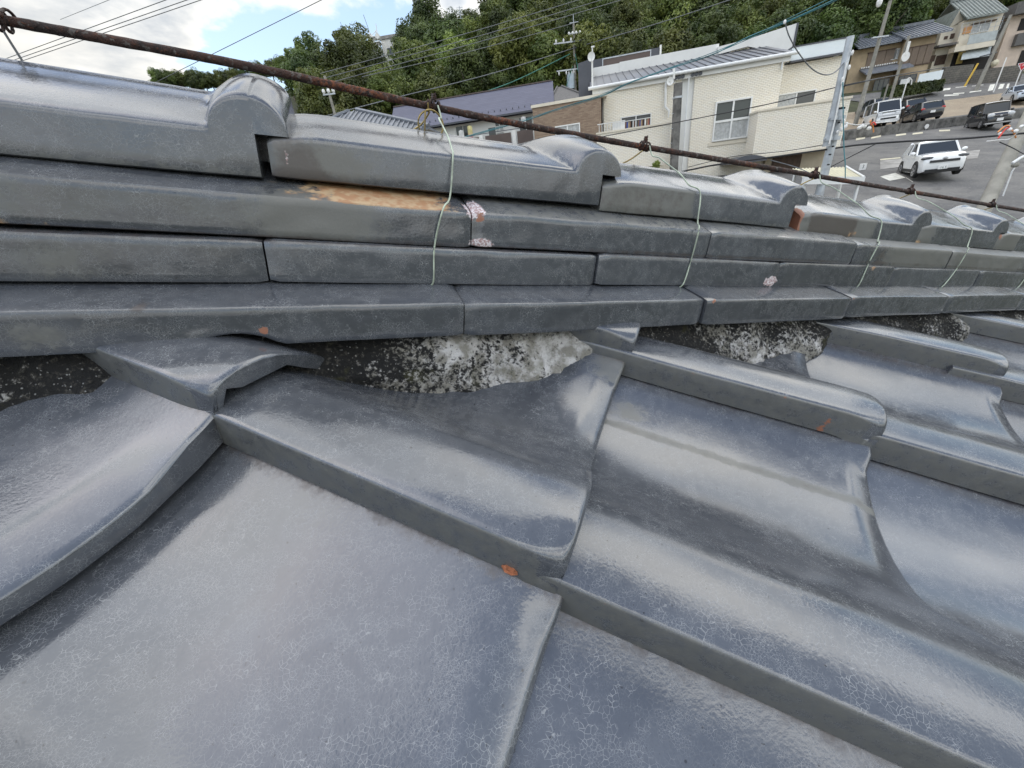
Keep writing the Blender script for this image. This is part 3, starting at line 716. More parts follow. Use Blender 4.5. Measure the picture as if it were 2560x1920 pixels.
for a, (s0, s1, dk_) in enumerate(CAPJ):
    me = cap_mesh(s1 - s0, a * 2.3, .0235 if a < 2 else .0215, .036 if a < 2 else (.0285 if a == 2 else (.0295 if a == 3 else .033)), .006 if a < 2 else .044, pc(a))
    o = link('ridge_cap_tile', me, house)
    o.matrix_world = frame(ridgept(s0, 0, dk_), H_, -M_, K_) @ Matrix.Rotation(random.uniform(-.004, .004), 4, 'Y')

# rusty iron rod laid along the ridge
RODM = -.146
ROD = [(-.9, .2135), (-.6, .2120), (-.3, .2105), (-.13, .2095), (-.04, .2090), (.02, .2085), (.09, .2050), (.18, .2010), (.30, .1985), (.45, .1972), (.60, .1972), (.78, .1968), (1.0, .1965), (1.3, .1965), (1.55, .1965), (1.9, .196), (2.3, .196)]
def rodk(s): return float(np.interp(s, [a for a, b in ROD], [b for a, b in ROD]))
def rod():
    ss = np.linspace(-.9, 2.3, 520); pts = []; rad = []
    for s in ss:
        k = np.mean([rodk(s + d) for d in (-.04, -.02, 0, .02, .04)])
        pts.append(ridgept(s, RODM, k)); rad.append(.0034 + .00035 * mnoise.noise(Vector((s * 160, 0, 0))) + .0003 * mnoise.noise(Vector((s * 480, 3, 0))))
    mb = MB().tube(pts, rad, 12)
    me = mb.mesh('iron_rod', MT['rust'], 60)
    n = len(me.vertices); a = me.attributes.new('dk', 'FLOAT', 'POINT'); val = np.zeros(n)
    for i in range(len(ss)):
        val[i * 12:(i + 1) * 12] = max(math.exp(-((ss[i] - kk) / (.03 if kk == .11 else .012)) ** 2) for kk in (.082, .11, .258, .445, .640, .86, 1.08))
    a.data.foreach_set('value', val)
    tag(link('iron_rod', me), 'long rusty brown iron rod lying along the top of the ridge caps', 'iron rod')
rod()

# copper ties: from the rod over the cap and down the face of the ridge
def smooth_path(P, n=8):
    P = [np.asarray(p, float) for p in P]; out = []
    for i in range(len(P) - 1):
        p0 = P[max(i - 1, 0)]; p1 = P[i]; p2 = P[i + 1]; p3 = P[min(i + 2, len(P) - 1)]
        for t in np.linspace(0, 1, n, endpoint=False):
            out.append(.5 * ((2 * p1) + (-p0 + p2) * t + (2 * p0 - 5 * p1 + 4 * p2 - p3) * t * t + (-p0 + 3 * p1 - 3 * p2 + p3) * t ** 3))
    out.append(P[-1]); return out
def pix_ridge(ox, oy, m):                             # overview-pixel seen on the upright plane m of the ridge
    d = wdir(ox * S_, oy * S_); t = ((B_ - CAM) @ M_ + m) / (d @ M_); return ridge_smk(CAM + d * t)
TIES = [  # knot on rod, over the cap edge, foot of cap side, nose of third course, foot
    ((935, 236), (976, 318), (978, 345), (972, 425), (938, 532), (934, 612), 'tie with a loose yellow loop under its knot'),
    ((1390, 322), (1487, 405), (1506, 442), (1507, 478), (1494, 552), (1474, 616), 'tie beside the olive stained end of a cap tile'),
    ((1757, 383), (1880, 463), (1900, 488), (1896, 520), (1878, 562), (1852, 620), 'tie on the cap tile with a broken orange end'),
    ((1966, 412), (2080, 488), (2095, 505), (2090, 532), (2065, 580), (2034, 622), 'tie second in from the photo\'s right edge'),
    ((2141, 443), (2230, 512), (2238, 522), (2234, 545), (2222, 585), (2198, 622), 'tie nearest the photo\'s right edge, mostly cut off')]
for idx, t in enumerate(TIES):
    label = t[6]
    e_ = empty('tie_wire', label='thin pale green copper ' + label, cat='tie wire', group='tie wires holding the rod to the ridge')
    s0 = pix_ridge(*t[0], RODM)[0]
    s1 = pix_ridge(*t[1], -.069)[0]; s2 = pix_ridge(*t[2], -.0625)[0]; s3 = pix_ridge(*t[3], -.0625)[0]; s4 = pix_ridge(*t[4], -.0395); tn = pix_ridge((t[3][0] + t[4][0]) / 2, (t[3][1] + t[4][1]) / 2, -.0400); tm = pix_ridge(*t[3], -.0535); s5 = pix_ridge(*t[5], -.036)[0]
    dkc = [c[2] for c in CAPJ if c[0] <= s2][-1]
    P = [ridgept(s0 + .004, RODM + .006, rodk(s0) + .001), ridgept(s0 + .006, RODM + .012, rodk(s0) - .010)]
    P += [ridgept(s0 + (s1 - s0) * q, RODM + (-.069 - RODM) * q, None or (rodk(s0) + (.1555 + dkc - rodk(s0)) * q + .001 * math.sin(q * 3.14))) for q in (.35, .6, .82)]
    P += [ridgept(s1, -.069, .1525 + dkc), ridgept(s2, -.0622, .1455 + dkc), ridgept(*tm), ridgept(tn[0], -.0368, .1045), ridgept(s4[0], -.0385, s4[2]), ridgept(s5 + .001, -.0355, .0445), ridgept(s5 - .002, -.040, .0385)]
    MB().tube(smooth_path(P, 6), .00082, 7).obj('wire', MT['copper'], e_, smooth=60)
    k = MB()                                          # knot wound round the rod
    kp = [];
    for q in np.linspace(0, 1, 60):
        an = q * 2 * math.pi * 3.4; rr = .0047 + .0008 * math.sin(q * 21)
        kp.append(ridgept(s0 - .007 + .014 * q + .0015 * math.sin(q * 17), RODM + rr * math.cos(an), rodk(s0) + rr * math.sin(an)))
    k.tube(kp, .0011, 6)
    tw = [ridgept(s0 + .001 + .0018 * math.cos(a * 2.2), RODM + .0016 * math.sin(a * 2.2), rodk(s0) + .0058 + a * .0007) for a in np.linspace(0, 9, 26)]
    k.tube(tw, [.0015 - .0007 * i / 25 for i in range(26)], 6)
    k.obj('rusty_knot', MT['rust'], e_, smooth=60)
    back = [ridgept(s0 - .004, RODM + .004, rodk(s0) - .005), ridgept(s0 - .010, RODM - .01, rodk(s0) - .014), ridgept(s0 - .022, RODM - .022, .176 + dkc)]
    MB().tube(smooth_path(back, 5), .0009, 6).obj('back_wire', MT['copper_raw'], e_, smooth=60)
    if idx == 0:
        lp = []
        for q in np.linspace(0, 1, 40):
            an = math.pi * .55 + q * 2 * math.pi * 1.05
            lp.append(ridgept(s0 - .0035 + .0125 * math.cos(an), RODM + .004 + .004 * q, rodk(s0) - .0165 + .0125 * math.sin(an)))
        lp = [ridgept(s0 - .006, RODM + .006, rodk(s0) + .002)] + lp + [ridgept(s0 - .010, RODM + .004, rodk(s0) - .033)]
        MB().tube(lp, .0009, 6).obj('wire_loop', MT['copper_raw'], e_, smooth=60)
# the tie at the photo's left edge: only its back legs show
e_ = empty('tie_wire', label='dark bare tie wire slanting down from the rod at the photo\'s left edge', cat='tie wire', group='tie wires holding the rod to the ridge')
sL = pix_ridge(3, 45, RODM)[0]
P0 = pix_ridge(8, 68, RODM); P1 = pix_ridge(75, 155, RODM - .012)
MB().tube([ridgept(P0[0], RODM, P0[2]), ridgept(P1[0], RODM - .012, P1[2] - .012)], .0008, 6).obj('wire', MT['cablegrey'], e_)
P0 = pix_ridge(0, 112, RODM); P1 = pix_ridge(24, 148, RODM - .01)
MB().tube([ridgept(P0[0] - .02, RODM, P0[2] + .02), ridgept(P1[0], RODM - .01, P1[2] - .01)], .0008, 6).obj('back_wire', MT['cablegrey'], e_)
P0 = pix_ridge(-2, 40, RODM); P1 = pix_ridge(92, 54, RODM)
k = MB().tube([ridgept(P0[0], RODM, P0[2]), ridgept(P1[0], RODM - .02, P1[2])], .0007, 6)
k.tube([ridgept(sL + .004 * q - .006, RODM + .0066 * math.cos(q * 5), rodk(sL) + .0066 * math.sin(q * 5)) for q in np.linspace(0, 3, 40)], .0011, 6)
k.tube([ridgept(sL - .002, RODM, rodk(sL) + .005), ridgept(sL - .004, RODM, rodk(sL) + .012)], .0016, 6)
k.obj('rusty_knot', MT['rust'], e_, smooth=60)
# a loose chip of clay lying where four tiles meet
def chip():
    d = wdir(1100 * S_, 1231 * S_); t = ((O_ - .0 * U_ - CAM) @ U_ - .009) / (d @ U_); P = CAM + d * t
    mb = MB(); mb.ball((0, 0, 0), .0034, 7, 5, (.8, 1.6, .6)); me = mb.mesh('clay_chip', MT['clay'])
    for v in me.vertices: v.co += Vector((mnoise.noise(v.co * 500), mnoise.noise(v.co * 500 + Vector((9, 0, 0))), mnoise.noise(v.co * 500 + Vector((0, 9, 0))))) * .0016
    o = tag(link('clay_chip', me), 'small chip of bare orange clay lying beside the corner of the nearest grey tile', 'clay chip')
    o.matrix_world = frame(P + .001 * U_, E_, -R_, U_)
chip()

# ------------------------------------------------------------------ buildings
def Zc(n, x, y):                                      # pixel of an enlarged study of the photograph -> photograph pixel
    ox, oy, k = {3: (1400, 0, .33906), 4: (2000, 0, .33755), 5: (1300, 180, .18987), 6: (800, 180, .28029), 7: (1380, 40, .17179), 8: (1950, 0, .14466), 9: (2200, 0, .16275), 10: (2200, 220, .16878), 11: (1920, 200, .16873), 2: (800, 0, .31646), 1: (0, 0, .38879), 12: (360, 0, .28933)}[n]
    return ox + x * k, oy + y * k
class Site:
    """a building's own axes: x along the front, y into the building, z up"""
    def __init__(s, name, px, py, Y, heading, label, cat, zbase=None):
        P = at(px, py, Y); s.yaw = heading
        z = zbase if zbase is not None else zground(P[0], P[1])
        s.o = np.array([P[0], P[1], z]); s.ax = np.array([math.cos(heading), math.sin(heading), 0]); s.ay = np.array([-math.sin(heading), math.cos(heading), 0])
        s.e = empty(name, tuple(s.o), heading, label, cat)
    def q(s, pp, y=0.0):                              # photograph pixel -> (x, z) on the plane y of the building
        d = wdir(*pp); n = s.ay; t = ((s.o + y * s.ay - CAM) @ n) / (d @ n); P = CAM + d * t - s.o
        return float(P @ s.ax), float(P[2])
    def box(s, name, mat, x0, x1, y0, y1, z0, z1, parent=None, **k):
        return MB().box(min(x0, x1), max(x0, x1), min(y0, y1), max(y0, y1), min(z0, z1), max(z0, z1)).obj(name, MT[mat], parent or s.e, **k)
    def window(s, x0, x1, z0, z1, y=0.0, cols=2, rows=1, frame='white', fw=.05, curtain=None, dep=.06, blind=0.0):
        x0, x1 = sorted((x0, x1)); z0, z1 = sorted((z0, z1)); mb = MB()
        mb.box(x0 - fw, x0, y - dep, y + .02, z0 - fw, z1 + fw).box(x1, x1 + fw, y - dep, y + .02, z0 - fw, z1 + fw).box(x0, x1, y - dep, y + .02, z1, z1 + fw).box(x0, x1, y - dep - .03, y + .02, z0 - fw, z0)
        for i in range(1, cols): xm = x0 + (x1 - x0) * i / cols; mb.box(xm - fw * .55, xm + fw * .55, y - dep * .8, y + .02, z0, z1)
        for i in range(1, rows): zm = z0 + (z1 - z0) * i / rows; mb.box(x0, x1, y - dep * .75, y + .021, zm - fw * .7, zm + fw * .7)
        f = mb.obj('window', MT[frame], s.e)
        for i in range(cols):
            for j in range(rows):
                a = x0 + (x1 - x0) * i / cols; b = x0 + (x1 - x0) * (i + 1) / cols; c = z0 + (z1 - z0) * j / rows; d = z0 + (z1 - z0) * (j + 1) / rows
                useC = curtain and (i, j) in curtain
                p = MB()
                if useC:
                    n = max(6, int((b - a) / .07)); pts = []
                    for t in range(n + 1): pts.append((a + (b - a) * t / n, y - .012 - .012 * (t % 2)))
                    v = [(q[0], q[1], zz) for zz in (c, d) for q in pts]
                    p.add(v, [(t, t + 1, n + 2 + t, n + 1 + t) for t in range(n)]).obj('curtain', MT['curtain'], f)
                else:
                    p.box(a, b, y - .012, y + .0, c, d).obj('pane', MT['glass'], f)
        return f

# --- the white brick building
FH = math.atan2(-.2337, .9723)
WB = Site('white_brick_building', 1715, 300, 28.6, FH, 'two storey white brick tiled building with a dark standing seam roof behind the ridge', 'building')
qz = lambda x, y, d=0.0, n=3: WB.q(Zc(n, x, y), d)
zb = -1.5
xl = qz(322, 800)[0]; xp0 = qz(890, 700)[0]; xp1 = qz(985, 700)[0]; xr1 = qz(1640, 560)[0]; xr2 = qz(2112, 500, 1.2)[0]
ztop = qz(500, 655)[1]; zg = qz(960, 540)[1]
WB.box('brick_wall', 'whitebrick', xl, xp0, 0, 8, zb, ztop)
WB.box('pilaster', 'white', xp0, xp1, .12, 7.9, zb, ztop + .02)
ql = qz(1300, 560)[1]
WB.box('brick_wall', 'whitebrick', xp1, xr1, .002, 8, zb, ztop - .01)
zt2 = qz(1900, 440, 1.2)[1]
WB.box('brick_wall', 'whitebrick', xr1, xr2, 1.2, 8, zb, zt2)
# white fascia, soffit and gutter
WB.box('fascia', 'white', xl - .7, xr1 + .25, -.12, .2, ztop, zg + .0)
g = MB(); g.tube([(xl - .95, -.28, zg + .06), (xr1 + .55, -.28, zg + .06)], .09, 10); g.obj('gutter', MT['canopywhite'], WB.e, smooth=60)
for xx in (xl - .25, xp0 + (xp1 - xp0) * .52, xr1 - .15):
    MB().tube([(xx, -.1, zg), (xx, -.1, zb if xx < xr1 - 1 and xx > xl else zg - .6)], .045, 8).obj('downpipe', MT['canopywhite'], WB.e)
for px_ in (850, 876, 902, 975, 1003, 1030):
    x_, z_ = qz(px_, 575 if px_ < 950 else 556); m = MB(); m.tube([(x_, -.20, ztop + (zg - ztop) * .5), (x_, -.12, ztop + (zg - ztop) * .5)], .10, 12); o = m.obj('vent_cap', MT['metaldark'], WB.e)
# standing seam roof, rising from the gutter to the white parapet
zr0 = zg + .12; RD = 5.0; zr1 = zr0 + 1.75
xa, xb = xl - .85, xr1 + .45
xk = qz(1385, 340, RD)[0]; zr1 = qz(1100, 400, RD)[1] - .1
v = [(xa, -.25, zr0), (xb, -.25, zr0), (xb, RD, zr1), (xa, RD, zr1)]
MB().add(v + [(p[0], p[1], p[2] - .12) for p in v], [(0, 1, 2, 3), (7, 6, 5, 4), (0, 4, 5, 1), (1, 5, 6, 2), (2, 6, 7, 3), (3, 7, 4, 0)]).obj('roof', MT['metalroof'], WB.e)
ns = int((xb - xa) / .46)
seam = None
for i in range(1, ns):
    x = xa + (xb - xa) * i / ns
    if seam is None:
        m = MB(); sl = (zr1 - zr0) / (RD + .25); m.add([(-.016, -.24, 0), (.016, -.24, 0), (.016, RD, zr1 - zr0), (-.016, RD, zr1 - zr0), (-.016, -.24, .05), (.016, -.24, .05), (.016, RD, zr1 - zr0 + .05), (-.016, RD, zr1 - zr0 + .05)], [(4, 5, 6, 7), (0, 4, 7, 3), (1, 2, 6, 5), (0, 1, 5, 4), (3, 7, 6, 2)])
        seam = m.obj('roof_seam', MT['metalroof'], WB.e); seam.location = (x, 0, zr0)
    else:
        o = seam.copy(); COL.objects.link(o); o.location = (x, 0, zr0)
# parapets and the raking white gable
y = RD + .02
A = [WB.q(Zc(3, *p), y) for p in ((245, 503), (440, 467), (440, 515), (245, 535))]
WB.box('parapet', 'white', A[0][0], A[1][0], y, y + .3, A[3][1] - .9, A[0][1] + .02)
A = [WB.q(Zc(3, *p), y - .06) for p in ((440, 464), (1172, 342), (1172, 398))]
WB.box('parapet', 'white', A[0][0], A[1][0], y - .06, y + .24, A[2][1] - .9, A[0][1] + .05)
gp = [WB.q(Zc(3, *p), y - .3) for p in ((1165, 345), (1380, 290), (1748, 170), (1702, 402), (1385, 342), (1170, 400))]
MB().prism(gp, y - .3, y + .1, 1).obj('gable_wall', MT['white'], WB.e)
tr = [WB.q(Zc(3, *p), y - .32) for p in ((1748, 168), (1702, 404))]
MB().prism([(tr[0][0], tr[0][1]), (tr[0][0] + .12, tr[0][1]), (tr[1][0] + .12, tr[1][1]), (tr[1][0], tr[1][1])], y - .33, y + .12, 1).obj('gable_trim', MT['metaldark'], WB.e)
# dark penthouse behind
yy = 7.0
p = [WB.q(Zc(3, *c), yy) for c in ((258, 445), (735, 360), (735, 412), (205, 680))]
WB.box('penthouse', 'metaldark', p[0][0] - .5, p[1][0], yy, yy + 3, p[3][1] - 1, p[0][1] + .05)
p2 = [WB.q(Zc(3, *c), yy) for c in ((318, 438), (665, 378), (665, 420))]
WB.box('screen_panel', 'brownpanel', p2[0][0], p2[1][0], yy - .03, yy + .05, p2[2][1] - 1.0, p2[0][1] - .02)
f = MB(); f.box(p2[0][0] - .07, p2[0][0], yy - .06, yy, p2[2][1] - 1, p2[0][1] + .05).box(p2[1][0], p2[1][0] + .07, yy - .06, yy, p2[2][1] - 1, p2[0][1] + .05).box(p2[0][0], p2[1][0], yy - .06, yy, p2[0][1] - .02, p2[0][1] + .05).obj('screen_frame', MT['steel'], WB.e)
WB.box('corner_trim', 'white', p[1][0], p[1][0] + .12, yy - .1, yy + .2, p[2][1] - .8, p[1][1] + .2)
pd = [WB.q(Zc(3, *c), -.6) for c in ((248, 380), (200, 470), (200, 690), (240, 680))]
MB().prism([(xl - 1.6, zb), (xl - .75, zb), (xl - .75, WB.q(Zc(3, 245, 448), 3)[1]), (xl - 1.6, WB.q(Zc(3, 215, 470), 3)[1])], 2.4, 7.5, 1).obj('side_wing', MT['metaldark'], WB.e)
# pale blue-white box on the right
b0 = [WB.q(Zc(3, *c), .9) for c in ((1716, 352), (2128, 284), (2112, 376), (1700, 450))]
WB.box('pale_parapet', 'palepanel', b0[0][0], b0[1][0] + .1, .9, 6, b0[3][1], b0[0][1])
WB.box('parapet_cap', 'metaldark', b0[0][0] - .03, b0[1][0] + .13, .87, 6.03, b0[0][1], b0[0][1] + .06)
WB.box('drip_edge', 'metaldark', b0[0][0] + .0, b0[1][0] + .1, .85, 1.1, b0[3][1] - .09, b0[3][1] - .004)
# windows
a = qz(455, 872); b = qz(664, 925)
WB.window(a[0], b[0], b[1], a[1], 0, 2, 1, 'white', .05)
sh = WB.box('bookshelf', 'dark', a[0] + .02, b[0] - .02, .03, .3, b[1], a[1])
xx = a[0] + .06; zsh = b[1] + .02; k = 0
while xx < b[0] - .1:
    w_ = random.uniform(.045, .10); hh = random.uniform(.50, .68) * (a[1] - b[1])
    if not (a[0] + (b[0] - a[0]) * .47 < xx < a[0] + (b[0] - a[0]) * .52): MB().box(xx, xx + w_, -.035, -.013, zsh, zsh + hh).obj('book', MT[('book4', 'book1', 'book3', 'book2', 'book4', 'book3', 'dark', 'cloth3', 'book3')[k % 9]], sh)
    xx += w_ + .01; k += 1
WB.box('window_rail', 'white', a[0], b[0], -.06, -.036, a[1] - .36 * (a[1] - b[1]), a[1] - .30 * (a[1] - b[1]))
a = qz(1158, 764); b = qz(1372, 1002); c = qz(1404, 732)
WB.window(a[0], (b[0] + c[0]) / 2, b[1], a[1], 0, 2, 2, 'white', .085, curtain={(0, 0), (1, 0)}, dep=.09)
WB.box('window_surround', 'cream', a[0] - .28, (b[0] + c[0]) / 2 + .25, -.05, .0, b[1] - .32, b[1] - .12)
a = qz(1612, 700, 1.2); b = qz(1862, 768, 1.2); 
WB.window(a[0], b[0], b[1], a[1] - .05, 1.2, 2, 1, 'white', .06, curtain={(0, 0)})
# the projecting lower block on the right, with its coping
bx0 = qz(1455, 900, -1.5)[0]; bx1 = qz(2105, 900, -1.5)[0] ; bt = qz(1800, 775, -1.5)[1]; bb = qz(1700, 1118, -1.5)[1]
WB.box('projecting_bay', 'whitebrick', bx0, bx1, -1.5, 1.21, bb, bt)
WB.box('coping', 'cream', bx0 - .05, bx1 + .05, -1.56, 1.18, bt, bt + .1)
WB.box('soffit', 'cream', bx0 - .02, bx1 + .02, -1.52, 0, bb - .12, bb - .004)
# garage and doors under it
WB.box('lower_wall', 'wallbeige', bx0 + 1.2, bx1 - .1, -.3, -.004, zb, bb - .13)
da = qz(1565, 1180, -.3); db = qz(1775, 1180, -.3)
WB.box('doorway', 'wood', da[0], db[0], -.36, -.304, zb, bb - .2)
WB.box('plinth', 'concrete', xl, bx0 + 1.2, -.06, -.004, zb, zb + 1.0)
m = MB(); wq = WB.q(Zc(3, 1220, 1200), -1.2); wq2 = WB.q(Zc(3, 1480, 1170), -1.2)
cp = []
for t in np.linspace(0, math.pi, 12): cp.append((wq[0] + (wq2[0] - wq[0]) * (t / math.pi), wq[1] + .25 * math.sin(t)))
m.prism(cp + [(wq2[0], wq2[1] - .12)] + [(wq[0], wq[1] - .12)], -2.2, -.01, 1).obj('awning', MT['metaldark'], WB.e)
# balcony parapet on the left and its railing
a = WB.q(Zc(3, 270, 990), -1.3); b = WB.q(Zc(3, 818, 912), -1.3); c = WB.q(Zc(3, 818, 1205), -1.3)
WB.box('balcony_parapet', 'whitebrick', a[0], b[0], -1.3, -1.05, c[1], (a[1] + b[1]) / 2)
WB.box('coping', 'cream', a[0] - .04, b[0] + .02, -1.35, -1.0, (a[1] + b[1]) / 2, (a[1] + b[1]) / 2 + .09)
r0 = (a[1] + b[1]) / 2 + .09
for i in range(9): WB.box('baluster', 'white', a[0] + .15 + i * .17, a[0] + .18 + i * .17, -1.2, -1.17, r0, r0 + .42)
WB.box('handrail', 'white', a[0] + .05, a[0] + 1.75, -1.21, -1.16, r0 + .42, r0 + .46)
WB.box('air_conditioner', 'canopywhite', a[0] + 1.0, a[0] + 1.75, -1.02, -.55, r0 - .3, r0 + .42)
# grey downpipe at the left corner, white flue with an elbow, conduits
x_, z_ = qz(313, 750); MB().tube([(x_, -.1, qz(313, 700)[1]), (x_, -.1, zb)], .06, 8).obj('downpipe', MT['concdark'], WB.e)
f0 = [qz(778, 612), qz(772, 790), qz(800, 820), qz(795, 870)]
MB().tube([(f0[0][0], -.18, f0[0][1]), (f0[1][0], -.18, f0[1][1]), (f0[2][0], -.18, f0[2][1]), (f0[3][0], -.18, f0[3][1])], [.075, .075, .07, .03], 10).obj('flue_pipe', MT['white'], WB.e, smooth=50)
f1 = [qz(833, 515), qz(832, 590)]
MB().tube([(f1[0][0], -.3, f1[0][1]), (f1[1][0], -.3, f1[1][1])], .07, 10).obj('vent_pipe', MT['white'], WB.e)
def dish(parent, c, r, mat='white'):
    m = MB(); n = 16; v = [(c[0], c[1] + .07, c[2])]
    for i in range(n): an = 2 * math.pi * i / n; v.append((c[0] + r * math.cos(an), c[1] - .03, c[2] + r * 1.1 * math.sin(an)))
    v2 = [(p[0], p[1] + .03, p[2]) for p in v]
    m.add(v, [(0, i + 1, (i + 1) % n + 1) for i in range(n)]); m.add(v2, [(0, (i + 1) % n + 1, i + 1) for i in range(n)])
    m.tube([(c[0], c[1], c[2] - r * .9), (c[0], c[1] - r * .9, c[2] - .1)], .012, 5)
    return m.obj('dish', MT[mat], parent, smooth=60)
dd = WB.q(Zc(3, 812, 598), -.4); DE = empty('satellite_dish', label='white satellite dish on the brick wall beside the dark concrete post', cat='satellite dish')
DE.matrix_world = Matrix.Translation(tuple(WB.o)) @ Matrix.Rotation(FH, 4, 'Z') @ Matrix.Translation((dd[0], -.4, dd[1])); dish(DE, (0, 0, 0), .20); MB().box(-.03, .03, .0, .4, -.03, .03).obj('bracket', MT['white'], DE)
# mast with dish and antenna at the left end of the roof
ma = WB.q(Zc(3, 240, 650), -.1); mtp = WB.q(Zc(3, 246, 345), -.1); md = WB.q(Zc(3, 236, 415), -.35)
ME = empty('antenna_mast', label='white antenna mast with a dish at the left end of the seamed roof', cat='antenna mast'); ME.matrix_world = Matrix.Translation(tuple(WB.o)) @ Matrix.Rotation(FH, 4, 'Z') @ Matrix.Translation((ma[0], -.1, ma[1]))
Hm = mtp[1] - ma[1]; MB().tube([(0, 0, 0), (0, 0, Hm * .72)], .055, 8).tube([(.02, 0, Hm * .7), (.02, 0, Hm)], .035, 8).obj('pole', MT['white'], ME)
dish(ME, (-.05, -.2, md[1] - ma[1]), .22); MB().tube([(-.05, 0, Hm), (.15, 0, Hm)], .05, 8).obj('antenna_head', MT['white'], ME)

# --- the dark concrete post in front of the white facade
pa = Zc(3, 872, 612); pb = Zc(3, 838, 1260)
CP = WB.q(pa, -1.9); CB = WB.q(pb, -1.9)
Pt = WB.o + WB.ax * CP[0] + WB.ay * -1.9 + np.array([0, 0, CP[1]]); Pb = WB.o + WB.ax * CB[0] + WB.ay * -1.9 + np.array([0, 0, CB[1]])
Pb = Pt + (Pb - Pt) * ((Pt[2] - zground(*Pt[:2])) / (Pt[2] - Pb[2]))
e_ = empty('concrete_post', tuple(Pb), label='square dark stained concrete post standing before the white pilaster', cat='post')
tv = Pt - Pb
MB().loft([[(-.2, -.17, 0), (.2, -.17, 0), (.2, .17, 0), (-.2, .17, 0)], [tuple(tv + np.array(c)) for c in ((-.19, -.16, 0), (.19, -.16, 0), (.19, .16, 0), (-.19, .16, 0))]]).obj('shaft', MT['concdark'], e_)
m = MB()
for i in range(7): zz = .8 + i * .75; c = tv * (zz / tv[2]); m.box(c[0] - .3, c[0] - .18, c[1] - .04, c[1], zz, zz + .03)
m.obj('climbing_peg', MT['steel'], e_)
c = tv * .86; MB().box(c[0] - .22, c[0] + .22, c[1] - .19, c[1] + .19, c[2], c[2] + .1).obj('steel_band', MT['steel'], e_)

# --- the brown brick building to the left
BB = Site('brown_brick_building', 1420, 300, 29.6, FH, 'flat roofed brown brick building left of the white one', 'building')
q5 = lambda x, y, d=0.0: BB.q(Zc(5, x, y), d)
x0 = q5(172, 600)[0]; x1 = q5(1068, 400)[0]; zt = q5(600, 405)[1]
BB.box('brick_wall', 'brownbrick', x0, x1, 0, 7, -1.5, zt)
BB.box('coping', 'cream', x0 - .08, x1 + .35, -.07, 7.05, zt, zt + .16)
a = q5(475, 745); b = q5(780, 850); BB.window(a[0], b[0], b[1] - .2, a[1] + .05, 0, 2, 1, 'white', .07, curtain={(0, 0), (1, 0)})

# --- house with the lilac slate roof
PH = Site('lilac_roof_house', 1250, 300, 43.0, math.radians(-10), 'two storey white house with a lilac slate roof and brown balcony panels', 'house')
q6 = lambda x, y, d=0.0: PH.q(Zc(6, x, y), d)
ze = q6(1300, 430)[1]; xl6 = q6(640, 430)[0]; xr6 = q6(2070, 280)[0] ; zrd = q6(1380, 195, 3.6)[1]
xrl = q6(660, 335, 3.6)[0]; xrr = q6(2068, 95, 3.6)[0]
v = [(xl6 - .2, -.8, ze - .1), (xr6 + .2, -.8, ze - .1), (xrr + .1, 3.6, zrd), (xrl, 3.6, zrd), (xl6 - .2, 8, ze - .1), (xr6 + .2, 8, ze - .1)]
m = MB(); m.add(v + [(p[0], p[1], p[2] - .14) for p in v], [(0, 1, 2, 3), (3, 2, 5, 4), (0, 6, 7, 1), (6, 9, 8, 7), (9, 10, 11, 8), (1, 7, 8, 2), (2, 8, 11, 5), (0, 3, 9, 6), (3, 4, 10, 9), (4, 5, 11, 10)]).obj('roof', MT['purpleroof'], PH.e)
MB().box(xrl, xrr, 3.5, 3.7, zrd, zrd + .09).obj('ridge_strip', MT['brownpanel'], PH.e)
g = None
for i in range(22):
    x = xl6 + 3.2 + (xr6 - xl6 - 3.4) * i / 21; sl = (zrd - ze + .1) / 4.4; zz = ze - .1 + sl * .55
    if g is None: g = MB().box(-.04, .04, -.02, .04, 0, .13).obj('snow_guard', MT['metaldark'], PH.e); g.location = (x, -.25, zz)
    else: o = g.copy(); COL.objects.link(o); o.location = (x, -.25, zz)
PH.box('wall', 'white', xl6 + .3, xr6 - .1, 0, 7.5, -3, ze - .25)
PH.box('gable_panel', 'graphite', xr6 - .1, xr6 + .0, 0, 7.4, -3, ze - .2)
PH.box('gutter', 'metaldark', xl6 - .2, xr6 + .2, -.92, -.8, ze - .26, ze - .12)
for (a, b) in (((1210, 480), (1350, 590)), ((1500, 490), (1640, 555)), ((1560, 420), (1630, 440)), ((1775, 400), (1895, 490))):
    p = q6(*a); r = q6(*b); PH.window(p[0], r[0], r[1] - .8, p[1] - .1, 0, 2, 1, 'white', .05, curtain={(1, 0)} if a[0] == 1500 else None)
zbl = q6(1590, 555, -1.4)[1]
for (a, b) in ((1110, 1420), (1476, 1708), (1762, 1905)):
    xa_ = q6(a, 600, -1.4)[0]; xb_ = q6(b, 600, -1.4)[0]; PH.box('balcony_panel', 'brownpanel', xa_, xb_, -1.45, -1.4, zbl - 1.0, zbl)
for a in (1090, 1440, 1735): xa_ = q6(a, 600, -1.4)[0]; PH.box('balcony_post', 'white', xa_ - .17, xa_ + .17, -1.5, -1.25, zbl - 2.5, zbl + .12)
PH.box('balcony_rail', 'metaldark', q6(1090, 600, -1.4)[0], q6(1905, 600, -1.4)[0], -1.44, -1.40, zbl + .18, zbl + .23)
PH.box('balcony_slab', 'concrete', q6(1060, 600, -1.4)[0], q6(1905, 600, -1.4)[0], -1.42, 0, zbl - 1.3, zbl - 1.02)
